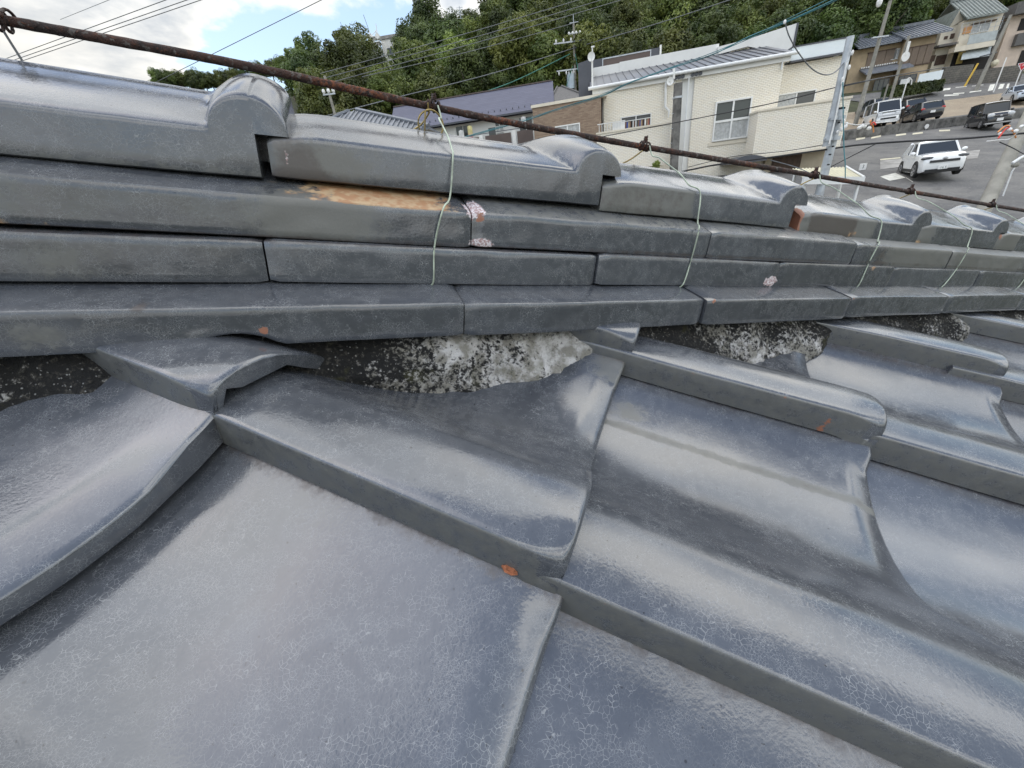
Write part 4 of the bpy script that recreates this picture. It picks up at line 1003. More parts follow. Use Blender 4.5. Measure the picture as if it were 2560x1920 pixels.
for i, (mt, a) in enumerate((('cloth1', (1345, 580)), ('cloth2', (1338, 520)), ('cloth3', (1262, 560)), ('cloth3', (1815, 440)))):
    p = q6(*a, -.9); m = MB(); n = 7
    vv = [(p[0] - .22 + .44 * t / n, -.9 + .03 * math.sin(t * 2.1), p[1] + dz - .03 * math.cos(t)) for dz in (-.4, .35) for t in range(n + 1)]
    vv += [(x, yv + .015, z) for x, yv, z in vv]
    k = 2 * (n + 1); fs = [(t, t + 1, n + 2 + t, n + 1 + t) for t in range(n)]; m.add(vv, fs + [tuple(k + c for c in f_[::-1]) for f_ in fs] + [(t, k + t, k + t + 1, t + 1) for t in range(n)])
    o = m.obj('laundry', MT[mt], label=('pink cloth hung', 'yellow garment hung', 'white cloth hung low', 'white striped sheet hung')[i] + (' on the balcony of the lilac roofed house' if i < 3 else ' at the balcony end beside the brown brick building'), cat='laundry', group='laundry on the balcony')
    o.matrix_world = PH.e.matrix_basis.copy()

# --- hipped grey tile roof at the left, plain gable between, shed behind
def hip_house(name, apex_px, left_px, right_px, Y, heading, wall, roofm, label, zb=-4, ribs=0.0, depth=7):
    s = Site(name, *apex_px, Y, heading, label, 'house'); xa_, za = s.q(apex_px, depth / 2); xl_, zl = s.q(left_px, 0); xr_, zr = s.q(right_px, 0)
    ze_ = (zl + zr) / 2; rl = (xr_ - xl_)
    m = MB(); h = .10
    v = [(xl_, -.3, ze_), (xr_, -.3, ze_), (xr_, depth + .3, ze_), (xl_, depth + .3, ze_), (xa_ - .25, depth / 2, za), (xa_ + .25, depth / 2, za)]
    m.add(v + [(p[0], p[1], p[2] - h) for p in v[:4]], [(0, 1, 5, 4), (1, 2, 5), (2, 3, 4, 5), (3, 0, 4), (0, 6, 7, 1), (1, 7, 8, 2), (2, 8, 9, 3), (3, 9, 6, 0), (9, 8, 7, 6)]).obj('roof', MT[roofm], s.e)
    hp = MB()
    for c in v[:4]: hp.tube([(c[0], c[1], c[2] + .06), (xa_ + (.25 if c[0] > xa_ else -.25), depth / 2, za + .06)], .10, 6)
    hp.obj('hip_ridge', MT[roofm], s.e)
    if ribs:
        rb = MB(); n = int(rl / ribs)
        for i in range(1, n):
            x = xl_ + rl * i / n; fr = 1 - abs(x - xa_) / (rl * .5 + abs((xl_ + xr_) / 2 - xa_)); fr = max(.05, min(1, fr))
            rb.tube([(x, -.3, ze_ + .02), (x, -.3 + (depth / 2 + .3) * fr, ze_ + (za - ze_) * fr + .02)], .055, 5)
            nz = max(2, int(9 * fr))
        rb.obj('tile_rib', MT[roofm], s.e, kind='stuff')
    s.box('wall', wall, xl_ + .5, xr_ - .5, .2, depth - .2, zb, ze_ - .05)
    return s
hip_house('grey_tile_house', Zc(6, 292, 350), Zc(6, -500, 640), Zc(6, 1000, 575), 24.0, math.radians(-8), 'cream', 'greytile', 'low house with a hipped grey tile roof showing just above the second ridge cap', zb=-6, ribs=.30, depth=7)
hip_house('graphite_roof_house', Zc(5, 520, 195), Zc(5, 380, 420), Zc(5, 900, 330), 50.0, math.radians(-8), 'cream', 'graphite', 'house with a plain graphite hip roof between the lilac roof and the white building', depth=8)

# --- houses up the slope on the right
RH = math.radians(-17)
BH = Site('tan_tile_roof_house', 2240, 150, 58.0, RH, 'tan two storey house with grey tile roofs and brown shutters on the slope', 'house')
q4 = lambda s, x, y, d=0.0, n=4: s.q(Zc(n, x, y), d)
def gable_roof(s, name, xa, xb, y0, y1, ze, zr, mat, thick=.14, ribs=.36, ov=.0):
    ym = (y0 + y1) / 2; m = MB()
    v = [(xa, y0, ze), (xb, y0, ze), (xb, ym, zr), (xa, ym, zr), (xa, y1, ze), (xb, y1, ze)]
    o = m.add(v + [(p[0], p[1], p[2] - thick) for p in v], [(0, 1, 2, 3), (3, 2, 5, 4), (0, 6, 7, 1), (6, 9, 8, 7), (9, 10, 11, 8), (1, 7, 8, 2), (2, 8, 11, 5), (0, 3, 9, 6), (3, 4, 10, 9), (4, 5, 11, 10)]).obj(name, MT[mat], s.e)
    r = MB(); n = int((xb - xa) / ribs)
    for i in range(n + 1):
        x = xa + (xb - xa) * i / n; r.tube([(x, y0, ze + .03), (x, ym, zr + .03)], .075, 5)
    r.obj('tile_rib', MT[mat], o, kind='stuff')
    MB().box(xa - .05, xb + .05, ym - .14, ym + .14, zr + .02, zr + .32).obj('roof_ridge', MT[mat], o)
    return o
# main block
x0 = q4(BH, 765, 400)[0]; x1 = q4(BH, 990, 350)[0]; ze = q4(BH, 900, 275)[1]; zr = q4(BH, 840, 195, 3.5)[1]
xL = q4(BH, 395, 440)[0]
xm = x0 - .2
BH.box('wall', 'tanwall', xm, x1, 0, 7, -2, ze + .1); BH.box('wall', 'tanwall', xL, xm - .003, .6, 6.4, -2, q4(BH, 580, 340)[1] + .05)
gable_roof(BH, 'roof', q4(BH, 745, 300)[0], q4(BH, 1090, 240)[0], -.9, 7.9, ze + .05, max(zr, ze + 1.4), 'greytile')
z2 = q4(BH, 580, 335)[1]; gable_roof(BH, 'roof', q4(BH, 430, 340)[0], q4(BH, 745, 300)[0], -.3, 7.3, z2 + .05, max(q4(BH, 580, 255, 3.5)[1], z2 + 1.2), 'greytile')
for (a, b, yv, nn) in (((500, 400), (690, 470), .6, 3), ((775, 345), (975, 455), 0, 4)):
    p = q4(BH, a[0], (a[1] + b[1]) / 2 - 20, yv); r = q4(BH, b[0], (a[1] + b[1]) / 2, yv); zt_ = q4(BH, a[0], a[1] + (20 if nn == 4 else 0), yv)[1]
    for i in range(nn): BH.box('shutter', 'shutter', p[0] + (r[0] - p[0]) * i / nn + .03, p[0] + (r[0] - p[0]) * (i + 1) / nn - .03, yv - .07 - .02 * (i % 2), yv - .003, zt_ - 1.75, zt_)
    BH.box('shutter_frame', 'wood', p[0] - .05, r[0] + .05, yv - .12, yv - .002, zt_, zt_ + .1); BH.box('shutter_frame', 'wood', p[0] - .05, r[0] + .05, yv - .12, yv - .002, zt_ - 1.87, zt_ - 1.755)
p = q4(BH, 688, 370, .6); r = q4(BH, 742, 430, .6); BH.window(p[0], r[0], r[1], p[1], .6, 2, 1, 'white', .05, curtain={(1, 0)})
# pent roof over the ground floor with its row of white tile ends
pz = q4(BH, 640, 500, -.6)[1]; pxa = q4(BH, 470, 540, -.6)[0]; pxb = q4(BH, 820, 490, -.6)[0]
v = [(pxa, -1.3, pz - .35), (pxb, -1.3, pz - .35), (pxb, .6, pz + .4), (pxa, .6, pz + .4)]
MB().add(v + [(p_[0], p_[1], p_[2] - .15) for p_ in v], [(0, 1, 2, 3), (7, 6, 5, 4), (0, 4, 5, 1), (1, 5, 6, 2), (3, 7, 4, 0)]).obj('pent_roof', MT['greytile'], BH.e)
for i in range(20): x = pxa + (pxb - pxa) * (i + .5) / 20; BH.box('eave_tile_end', 'white', x - .06, x + .06, .38, .56, pz + .42, pz + .56)
for (a, b) in (((560, 590), (650, 620)), ((740, 560), (850, 600))):
    p = q4(BH, *a); r = q4(BH, *b); BH.window(p[0], r[0], r[1] - .9, p[1] - .1, 0, 3, 1, 'metaldark', .05)
BH.box('door_panel', 'white', q4(BH, 735, 600)[0], q4(BH, 800, 600)[0], -.35, -.2, -1, q4(BH, 760, 590)[1])
# dark hipped roof of its neighbour behind the white building
hip_house('dark_roof_house', Zc(8, 1010, 520), Zc(8, 560, 740), Zc(8, 1560, 640), 64.0, RH, 'tanwall', 'graphite', 'dark hipped roof peeping over the pale parapet of the white building', depth=8)

CH = Site('cream_tile_roof_house', 2440, 90, 60.0, RH, 'cream two storey house with a grey green ribbed tile roof and balcony', 'house')
q9 = lambda x, y, d=0.0: CH.q(Zc(9, x, y), d)
cx0 = q9(1240, 480)[0]; cx1 = q9(1850, 350)[0]; cze = q9(1560, 265)[1]; czr = q9(1600, -60, 3.5)[1]
cxl = q9(985, 600)[0]
CH.box('wall', 'cream', cx0, cx1, 0, 7, -3, cze); CH.box('wall', 'cream', cxl, cx0 - .003, 1.0, 6, -3, q9(1130, 390, 1)[1])
gable_roof(CH, 'roof', q9(1270, 300)[0], q9(1880, 200)[0], -.8, 7.8, cze + .05, max(czr, cze + 2), 'greentile', ribs=.33)
gx = [q9(1215, 150, .9), q9(1275, 310, .9), q9(1035, 445, .9)]
MB().prism(gx, .9, 1.1, 1).obj('gable_wall', MT['cream'], CH.e)
MB().prism([(gx[0][0], gx[0][1]), (gx[0][0] - .05, gx[0][1] + .15), (gx[2][0] - .25, gx[2][1] + .1), (gx[2][0], gx[2][1])], .7, 6, 1).obj('roof', MT['greentile'], CH.e)
a = q9(1415, 400); b = q9(1650, 470); CH.window(a[0], b[0], b[1], a[1], 0, 2, 1, 'white', .06, curtain={(0, 0), (1, 0)}); CH.box('window_hood', 'wood', a[0] - .1, b[0] + .5, -.3, -.002, a[1] + .12, a[1] + .22)
CH.box('board_panel', 'orange', q9(1285, 450)[0], q9(1400, 450)[0], -.08, -.003, q9(1340, 515)[1], q9(1340, 405)[1])
bz = q9(1600, 500, -1.1)[1]
CH.box('balcony_front', 'cyanpanel', q9(1375, 560, -1.1)[0], q9(1800, 520, -1.1)[0], -1.12, -1.08, bz - .95, bz); CH.box('balcony_slab', 'cream', q9(1165, 700, -1.1)[0], q9(1790, 600, -1.1)[0], -1.1, -.003, bz - 1.5, bz - .96)
m = MB(); xa_, xb_ = q9(1165, 700, -1.1)[0], q9(1790, 600, -1.1)[0]
for i in range(8): x = xa_ + (xb_ - xa_) * i / 7; m.tube([(x, -1.05, bz), (x, -1.05, bz + 1.3)], .02, 5)
for zz in (.45, .9, 1.3): m.tube([(xa_, -1.05, bz + zz), (xb_, -1.05, bz + zz)], .018, 5)
m.obj('laundry_frame', MT['steel'], CH.e)
for (a, b) in (((990, 560), (1030, 600)), ((1090, 520), (1130, 590)), ((870, 860), (985, 985)), ((760, 860), (830, 940))):
    p = q9(*a, 1.0); r = q9(*b, 1.0); CH.box('window_slot', 'wood', p[0], r[0], .95, .998, r[1], p[1])
CH.box('porch_roof', 'graphite', q9(830, 720, 1)[0], q9(1120, 680, 1)[0], .0, 1.0, q9(900, 720, .5)[1] - .1, q9(900, 700, .5)[1])
CH.box('store_opening', 'dark', q9(1140, 800)[0], q9(1720, 760)[0], -.02, .0, -1, q9(1400, 740)[1] - .1)
CH.box('store_panel', 'mustard', q9(1190, 880, -.5)[0], q9(1285, 880, -.5)[0], -.55, -.5, q9(1240, 975, -.5)[1], q9(1240, 800, -.5)[1])
v = [(q9(1280, 800, -1.6)[0], -1.6, q9(1300, 905, -1.6)[1]), (q9(1700, 800, -1.6)[0], -1.6, q9(1660, 850, -1.6)[1]), (q9(1720, 700, -.2)[0], -.2, q9(1700, 715, -.2)[1]), (q9(1290, 760, -.2)[0], -.2, q9(1290, 775, -.2)[1])]
MB().add(v + [(p_[0], p_[1], p_[2] - .06) for p_ in v], [(0, 1, 2, 3), (7, 6, 5, 4), (0, 4, 5, 1), (1, 5, 6, 2), (2, 6, 7, 3), (3, 7, 4, 0)]).obj('carport_roof', MT['cyanpanel'], CH.e)
PK = Site('pink_house', 2545, 110, 60.0, RH, 'pale pink house with dark roof at the photo\'s right edge', 'house')
qk = lambda x, y, d=0.0: PK.q(Zc(9, x, y), d)
px0 = qk(1900, 600)[0]; PK.box('wall', 'pinkwall', px0, px0 + 9, 0, 8, -4, qk(2100, 240)[1])
PK.box('roof', 'graphite', qk(2010, 150)[0], px0 + 10, -.9, 9, qk(2100, 240)[1], qk(2100, 60)[1]); PK.box('window_slot', 'dark', qk(2130, 400)[0], px0 + 8, -.05, -.002, qk(2150, 470)[1], qk(2150, 290)[1])
PK.box('bay', 'graphite', qk(2090, 600, -.4)[0], px0 + 8, -.5, -.003, qk(2150, 700)[1], qk(2150, 520)[1]); PK.box('window_slot', 'dark', qk(2130, 900)[0], px0 + 8, -.05, -.002, qk(2150, 1000)[1], qk(2150, 780)[1])
PK.box('side_annexe', 'concdark', qk(1840, 450)[0], px0 - .01, .5, 6, -4, qk(1920, 320)[1])
# white sheet wall, dark retaining walls, hedge
def wall_px(name, pts, hgt_px_top, Y, thick, mat, label, cat):
    a = at(*pts[0], Y[0]); b = at(*pts[1], Y[1]); ta = at(*hgt_px_top[0], Y[0])[2]; tb = at(*hgt_px_top[1], Y[1])[2]
    d = nrm(np.array([b[0] - a[0], b[1] - a[1], 0])); nn = np.array([-d[1], d[0], 0]) * thick
    za = min(a[2], zground(*a[:2])) - .3; zb_ = min(b[2], zground(*b[:2])) - .3
    L = math.hypot(b[0] - a[0], b[1] - a[1]); yaw = math.atan2(d[1], d[0])
    o = MB().add([(0, 0, za - a[2]), (L, 0, zb_ - a[2]), (L, thick, zb_ - a[2]), (0, thick, za - a[2]), (0, 0, ta - a[2]), (L, 0, tb - a[2]), (L, thick, tb - a[2]), (0, thick, ta - a[2])], [(3, 2, 1, 0), (4, 5, 6, 7), (0, 1, 5, 4), (1, 2, 6, 5), (2, 3, 7, 6), (3, 0, 4, 7)]).obj(name, MT[mat], label=label, cat=cat)
    o.location = tuple(a); o.rotation_euler = (0, 0, yaw); return o
wall_px('sheet_fence', (Zc(9, 575, 1285), Zc(9, 935, 1215)), (Zc(9, 615, 1140), Zc(9, 985, 1070)), (54, 54), .1, 'palepanel', 'plain white sheet fence behind the clipped hedge', 'fence')
wall_px('retaining_wall', (Zc(9, 960, 1190), Zc(9, 1380, 1190)), (Zc(9, 990, 1030), Zc(9, 1440, 985)), (56, 56), .4, 'stonewall', 'mossy dark retaining wall left of the yellow pole', 'wall')
wall_px('retaining_wall', (Zc(9, 1390, 1240), Zc(9, 2120, 1300)), (Zc(9, 1420, 1080), Zc(9, 2120, 1000)), (54, 52), .4, 'stonewall', 'stained block retaining wall right of the yellow pole', 'wall')

def foliage(n, fn, size, seed, up=.35, aspect=1.7):
    """n leaf-clump faces; fn(rng) -> point and outward direction"""
    g_ = np.random.default_rng(seed); V = []; Fc = []
    for i in range(n):
        p, o = fn(g_); d = nrm(np.asarray(o) + g_.normal(0, .55, 3) + np.array([0, 0, up])); t = np.cross(d, g_.normal(0, 1, 3)); t = nrm(t); b = np.cross(d, t)
        sz = size * g_.uniform(.55, 1.25); k = len(V)
        a1 = t * sz * aspect * .5; b1 = b * sz * .5
        V += [tuple(p - a1), tuple(p + b1 * .9 - a1 * .1 + d * sz * .12), tuple(p + a1), tuple(p - b1 * .9 + a1 * .1 + d * sz * .12)]; Fc.append((k, k + 1, k + 2, k + 3))
    return V, Fc
def hedge():
    a = at(*Zc(9, 130, 1500), 50); b = at(*Zc(9, 950, 1385), 51); ta = at(*Zc(9, 130, 1350), 50); tb = at(*Zc(9, 1010, 1205), 51)
    h_ = (tb[2] - b[2] + ta[2] - a[2]) / 2; d = b - a; L = np.linalg.norm(d[:2]); ax = nrm(np.array([d[0], d[1], 0])); ay = np.array([-ax[1], ax[0], 0])
    def fn(g_):
        u_ = g_.uniform(0, 1); f_ = g_.integers(0, 3); w = g_.uniform(0, 1)
        base = a + d * u_
        if f_ == 0: return base + ay * 0 + np.array([0, 0, h_ * w]), -ay
        if f_ == 1: return base + ay * w * 1.0 + np.array([0, 0, h_]), np.array([0, 0, 1.])
        return base + ay * .5 * w + np.array([0, 0, h_ * w]), -ay
    V, Fc = foliage(3500, fn, .22, 3)
    e_ = empty('clipped_hedge', tuple(a), label='long clipped green hedge above the parked cars', cat='hedge')
    m = MB(); m.add([tuple(np.array(v) - a) for v in V], Fc); m.obj('foliage', MT['hedge'], e_)
    c = [a + ay * .08, b + ay * .08, b + ay * .95, a + ay * .95]; m = MB(); m.add([tuple(p - a) for p in c] + [tuple(p - a + np.array([0, 0, h_ * .95])) for p in c], [(0, 1, 5, 4), (1, 2, 6, 5), (2, 3, 7, 6), (3, 0, 4, 7), (4, 5, 6, 7)]).obj('inner_growth', MT['hedge'], e_)
hedge()
# kerb wall between the lot and the lower road
def lot_wall():
    e_ = empty('kerb_wall', (31, 36.4, zground(31, 36.4)), label='low stained concrete wall between the lower road and the raised car park', cat='wall')
    m = MB(); xs = np.linspace(24, 49, 18)
    for x in xs[:-1]:
        xw = xs[1] - xs[0] - .03
        MB().box(x - 31, x - 31 + xw, -.55, .30, zground(x, 35.7) - .25 - zground(31, 36.4), CAMZ + 1.12 - zground(31, 36.4) + random.uniform(-.01, .01)).obj('wall_block', MT['stonewall' if random.random() < .0 else 'concdark'], e_)
lot_wall()
# road paint
for q in (((412, 1042), (480, 1028), (484, 1016), (414, 1028)), ((526, 1030), (598, 1015), (600, 1004), (528, 1018)), ((708, 1010), (784, 1000), (786, 988), (710, 998)), ((832, 1000), (908, 990), (910, 978), (834, 988)), ((1030, 976), (1110, 972), (1112, 960), (1030, 964))):
    mark([Zc(4, *p) for p in q], 'roadcream')
mark([Zc(10, 0, 1318), Zc(10, 140, 1385), Zc(10, 380, 1335), Zc(10, 225, 1262)], 'roadpaint')
mark([Zc(10, 380, 1335), Zc(10, 480, 1400), Zc(10, 492, 1396), Zc(10, 392, 1332)], 'roadpaint')
mark([Zc(10, 0, 1075), Zc(10, 300, 1045), Zc(10, 300, 1032), Zc(10, 0, 1060)], 'roadcream')
for q in (((0, 1080), (330, 1050), (330, 1175), (0, 1215)), ((1225, 950), (1480, 925), (1440, 1050), (1290, 1062))):
    mark([Zc(10, *p) for p in q], 'concrete', .02, 'concrete_strip')
for q in (((965, 1400), (1070, 1390), (1085, 1355), (975, 1365)), ((1115, 1455), (1290, 1440), (1335, 1330), (1160, 1345)), ((1370, 1430), (1550, 1410), (1590, 1305), (1410, 1325)), ((1650, 1410), (1730, 1395), (1768, 1295), (1690, 1305)), ((1810, 1375), (1880, 1365), (1915, 1290), (1840, 1300)), ((1930, 1365), (1970, 1355), (1990, 1290), (1955, 1295)), ((980, 1485), (1200, 1470), (1215, 1455), (985, 1465))):
    mark([Zc(9, *p) for p in q], 'roadpaint', .03)

# ------------------------------------------------------------------ woods on the hill
def crown_mesh(name, mat, kind, seed):
    g_ = np.random.default_rng(seed)
    if kind == 'round': nc, rx, rz, n, size = 70, 1.0, 1.0, 13000, .056
    elif kind == 'tall': nc, rx, rz, n, size = 70, .72, 1.25, 13000, .054
    elif kind == 'loose': nc, rx, rz, n, size = 40, 1.0, .9, 8000, .056
    else: nc, rx, rz, n, size = 34, .8, 1.1, 6000, .06
    cen = []
    while len(cen) < nc:
        p = g_.uniform(-1, 1, 3); r_ = np.linalg.norm(p)
        if r_ > 1 or r_ < .35: continue
        if p[2] < -.75: continue
        sc_ = .78 + .22 * math.sin(seed + p[0] * 4) * math.cos(p[1] * 3 + seed)
        cen.append(np.array([p[0] * rx * sc_, p[1] * rx * sc_, p[2] * rz * .8 + .1 * g_.uniform(-1, 1)]))
    rad = g_.uniform(.15, .33, nc)
    def fn(gg):
        i = gg.integers(0, nc); d = nrm(gg.normal(0, 1, 3)); rr = rad[i] * gg.uniform(.55, 1.08) ** .5
        return cen[i] + d * rr * np.array([1, 1, .8]), d + cen[i] * .4
    V, Fc = foliage(n, fn, size, seed + 50, .35 if kind != 'bamboo' else -.2, 1.7 if kind != 'bamboo' else 4.0)
    m = MB(); m.add(V, Fc); me = bpy.data.meshes.new(name); me.from_pydata(m.v, [], m.f); me.materials.append(MT[mat]); return me
def trunk_mesh(seed, lean=.0):
    r_ = random.Random(seed); m = MB()
    m.tube([(0, 0, -2.2), (.03, 0, -1.4), (lean * .5, .03, -.6), (lean, 0, .3)], [.085, .065, .05, .02], 7)
    for k in range(5):
        an = r_.uniform(0, 6.28); z0 = r_.uniform(-1.1, -.2); l = r_.uniform(.45, .8)
        m.tube([(lean * .3, .01, z0), (math.cos(an) * l * .5, math.sin(an) * l * .5, z0 + .3), (math.cos(an) * l, math.sin(an) * l, z0 + .65)], [.035, .022, .008], 5)
    return m.mesh('trunk', MT['bark'], 60)
KINDS = {'dark': ('leafA', 'round'), 'tall': ('leafA', 'tall'), 'mid': ('leafB', 'round'), 'loose': ('leafB', 'loose'), 'lime': ('leafC', 'round'), 'bamboo': ('leafD', 'bamboo')}
CR = {k: [crown_mesh('crown', v[0], v[1], 10 * i + q) for q in range(2 if k != 'dark' else 3)] for i, (k, v) in enumerate(KINDS.items())}
TRK = [trunk_mesh(1, .05), trunk_mesh(4, -.08), trunk_mesh(9, .12)]
def tree(name, P, r, kind, label, group=None, q=None):
    e_ = empty(name, (P[0], P[1], P[2]), random.uniform(0, 6.28), label, 'tree', group)
    h = r * (1.25 if KINDS[kind][1] == 'tall' else 1.0)
    c = link('crown', CR[kind][q if q is not None else random.randrange(len(CR[kind]))], e_); c.scale = (r, r, r * random.uniform(.92, 1.12)); c.location = (0, 0, h * 1.35)
    t = link('trunk', random.choice(TRK), e_); t.scale = (r, r, h * .66); t.location = (0, 0, h * 1.35)
    return e_
random.seed(21)
# single trees that can be picked out, by where they stand in the photograph
def tree_px(cx, cy, Y, rpx, kind, label, name='broadleaf_tree', q=0, grp=None):
    P = at(cx, cy, Y); c = M3.T @ (P - CAM); r = rpx * c[2] / F / 1.12; hh = r * (1.25 if KINDS[kind][1] == 'tall' else 1.0)
    return tree(name, (P[0], P[1], P[2] - hh * 1.35), r, kind, label, grp, q)
tree_px(943, 240, 62, 47, 'mid', 'rounded olive green tree above the lower left end of the lilac roof', q=0)
tree_px(1285, 130, 66, 78, 'lime', 'large bright yellow green tree left of the utility pole', q=0)
tree_px(1130, 255, 62, 48, 'loose', 'soft olive tree just above the ridge of the lilac roof', q=1)
tree_px(1075, 160, 72, 36, 'lime', 'small yellow green tree left of the bright large one', q=1)
tree_px(1070, 65, 98, 68, 'tall', 'tall dark tree rising above the skyline right of the white hilltop building', q=0)
tree_px(885, 130, 96, 72, 'loose', 'broad olive tree on the skyline under the relay mast', q=0)
tree_px(770, 125, 92, 46, 'loose', 'open crowned tree on the skyline left of the relay mast', q=1)
tree_px(1265, 25, 100, 75, 'tall', 'very tall dark tree cut off by the photo\'s top edge above the lime tree', q=1)
tree_px(1700, 60, 76, 70, 'dark', 'dark bushy tree behind the white parapet of the brick building', q=1)
tree_px(1890, 45, 72, 74, 'mid', 'mid green tree right of the white gable', q=1)
tree_px(1560, 80, 72, 70, 'mid', 'tall mid green tree behind the satellite mast', q=0)
tree_px(2075, 60, 74, 62, 'mid', 'bushy tree beside the bamboo clump', q=0)
tree_px(2188, 60, 72, 44, 'bamboo', 'leaning clump of bamboo behind the pole and tiled house', 'bamboo_clump', q=0)
tree_px(2295, 35, 70, 30, 'lime', 'low golden green bush above the tan house roof', 'garden_bush', q=1)
tree_px(2360, 10, 74, 40, 'mid', 'dark green bush left of the ribbed tile roof', 'garden_bush', q=1)
for i_ in range(17):
    xx_ = 392 + i_ * 20 + random.uniform(-6, 6)
    tree_px(xx_, np.interp(xx_, [390, 470, 560, 640, 720], [198, 200, 203, 178, 166]), 116 + random.uniform(-2, 2), random.uniform(21, 27), ('mid', 'dark', 'mid', 'dark')[i_ % 4], 'leftmost small tree of the low row on the skyline' if i_ == 0 else ('small mid green' if i_ % 2 == 0 else 'small dark green') + ' tree of the low row on the skyline at the left', q=i_ % 2, grp='low row of trees on the skyline')
WOOD = {'dark': 'dark green evergreen tree in the wood on the hillside', 'tall': 'tall narrow dark tree in the wood on the hillside', 'mid': 'mid green broadleaf tree in the wood on the hillside', 'loose': 'open olive green tree in the wood on the hillside', 'lime': 'yellow green tree in the wood on the hillside'}
rows = [(64, 5.6), (70, 6.0), (77, 6.2), (84, 6.4), (92, 6.6), (100, 6.8), (109, 7.0), (118, 7.2)]
taken = []
for ri, (Y, sp) in enumerate(rows):
    x = -1.15 * Y
    while x < 1.25 * Y:
        x += sp * random.uniform(.75, 1.15); y = Y + random.uniform(-2.5, 2.5); X = x + random.uniform(-1, 1)
        a = X / y
        if y < 76 and a > .93: continue                 # houses stand here
        if y < 72 and a < -.12 and a > -.9 and random.random() < .2: continue
        z = zground(X, y); r = random.uniform(3.1, 4.6) * (1.0 + .12 * ri / 8)
        P = (X, y, z + r * 2.0); px_, py_, zz = pix(P)
        if px_ < 300 or px_ > 2700 or py_ < -520: continue
        kind = random.choices(['dark', 'tall', 'mid', 'loose', 'lime'], [.40, .16, .26, .10, .08])[0]
        if px_ < 690: continue
        if y > 86 and 935 < px_ < 1010: continue
        lim = CAMZ + np.interp(a, SKA, SKS) * y
        if z + r * 2.35 > lim: r = (lim - z) / 2.35
        if r < 1.6: continue
        if px_ < 800: kind = random.choice(['mid', 'dark', 'loose'])
        tree('broadleaf_tree', (X, y, z - .3), r, kind, WOOD[kind].replace('in the wood on the hillside', 'at the foot of the hillside wood' if y < 73 else ('half way up the wooded hillside' if y < 97 else 'along the crest of the wooded hillside')), 'trees of the hillside wood')
# garden shrubs at the foot of the white walls
for (cx, cy, Y, r_, lab) in ((1640, 412, 26.5, 12, 'weedy green tuft at the foot of the white balcony wall'), (2212, 268, 47, 9, 'small bush beside the leaning concrete pole above the van')):
    tree_px(cx, cy, Y, r_, 'lime', lab, 'shrub', 0)
# white building on the hilltop and its relay mast
HB = Site('hilltop_building', 965, 130, 112, math.radians(-6), 'pale flat roofed building half hidden by trees on the hilltop', 'building')
p = [HB.q(Zc(2, *c)) for c in ((480, 320), (690, 270), (540, 490))]
HB.box('wall', 'white', p[0][0], p[1][0] + 1, 0, 8, p[2][1] - 12, p[1][1] - .2); HB.box('roof_edge', 'concrete', p[0][0] - .3, p[1][0] + 1.3, -.3, 8.3, p[1][1] - .2, p[1][1] + .35)
for i in range(3): HB.box('window', 'glass', p[0][0] + 1 + i * 2.2, p[0][0] + 2.2 + i * 2.2, -.03, .02, p[1][1] - 3.4, p[1][1] - 1.8)
def lattice(name, base_px, top_px, Y, w, label):
    a = at(*base_px, Y); b = at(*top_px, Y); h = b[2] - a[2]
    e_ = empty(name, tuple(a), label=label, cat='antenna mast'); m = MB()
    return e_, h, m
e_, h, m = lattice('relay_mast', (948, 150), (938, 33), 110, .5, 'white relay mast with drum antennas on the wooded skyline')
for sx, sy in ((-1, -1), (1, -1), (1, 1), (-1, 1)): m.tube([(sx * .9, sy * .9, -6), (sx * .7, sy * .7, h * .62)], .1, 5)
for i in range(5):
    z = h * .12 * i; m.tube([(-.9, -.9, z), (.9, -.9, z + h * .12)], .07, 4); m.tube([(.9, .9, z), (-.9, .9, z + h * .12)], .07, 4); m.box(-1.2, 1.2, -1.2, 1.2, z - .05, z + .05) if i in (3, 4) else None
m.obj('lattice', MT['white'], e_)
MB().tube([(-.6, 0, h * .5), (-1.3, 0, h)], .055, 5).obj('whip_antenna', MT['cablegrey'], e_); MB().tube([(.8, 0, h * .5), (.9, 0, h * .78)], .08, 5).obj('antenna', MT['white'], e_)
for q in (-.9, .9): MB().tube([(q, -1.3, h * .48), (q, -.8, h * .48)], .5, 10).obj('drum_antenna', MT['white'], e_)
a = at(862, 92, 108); b = at(851, 55, 108); MB().tube([(0, 0, -5), (0, 0, 0), tuple(b - a)], [.06, .06, .04], 5).obj('whip_mast', MT['cablegrey'], label='thin lone whip mast left of the relay mast on the skyline', cat='antenna mast').location = tuple(a)
a = at(1152, 60, 104); b = at(1148, 15, 104); m = MB().tube([(0, 0, -8), tuple(b - a)], .07, 5)
for i in range(4): m.box(-.5, .5 + .3 * (i % 2), -.03, .03, (b - a)[2] * (.3 + .2 * i), (b - a)[2] * (.3 + .2 * i) + .06)
m.obj('aerial_mast', MT['steel'], label='grey aerial mast on the skyline beside the tall dark tree', cat='antenna mast').location = tuple(a)
hip_house('hilltop_house', Zc(8, 400, 40), Zc(8, 270, 130), Zc(8, 560, 110), 84, RH, 'pinkwall', 'graphite', 'pale grey roofed house in the trees at the top edge of the photo', depth=6)

# ------------------------------------------------------------------ poles, signs and wires
def pole_px(name, base, top, Y, r0, r1, mat, label, cat='utility pole', to_ground=True, Yt=None):
    a = at(*base, Y); b = at(*top, Yt or Y)
    if to_ground:
        zg_ = zground(a[0], a[1]); k = (zg_ - .1 - b[2]) / (a[2] - b[2]); a = b + (a - b) * max(k, .3)
    e_ = empty(name, tuple(a), label=label, cat=cat); d = b - a
    MB().tube([(0, 0, 0), tuple(d)], [r0, r1], 12).obj('shaft', MT[mat], e_, smooth=60)
    return e_, d, a
def along(d, b, t): return d * t
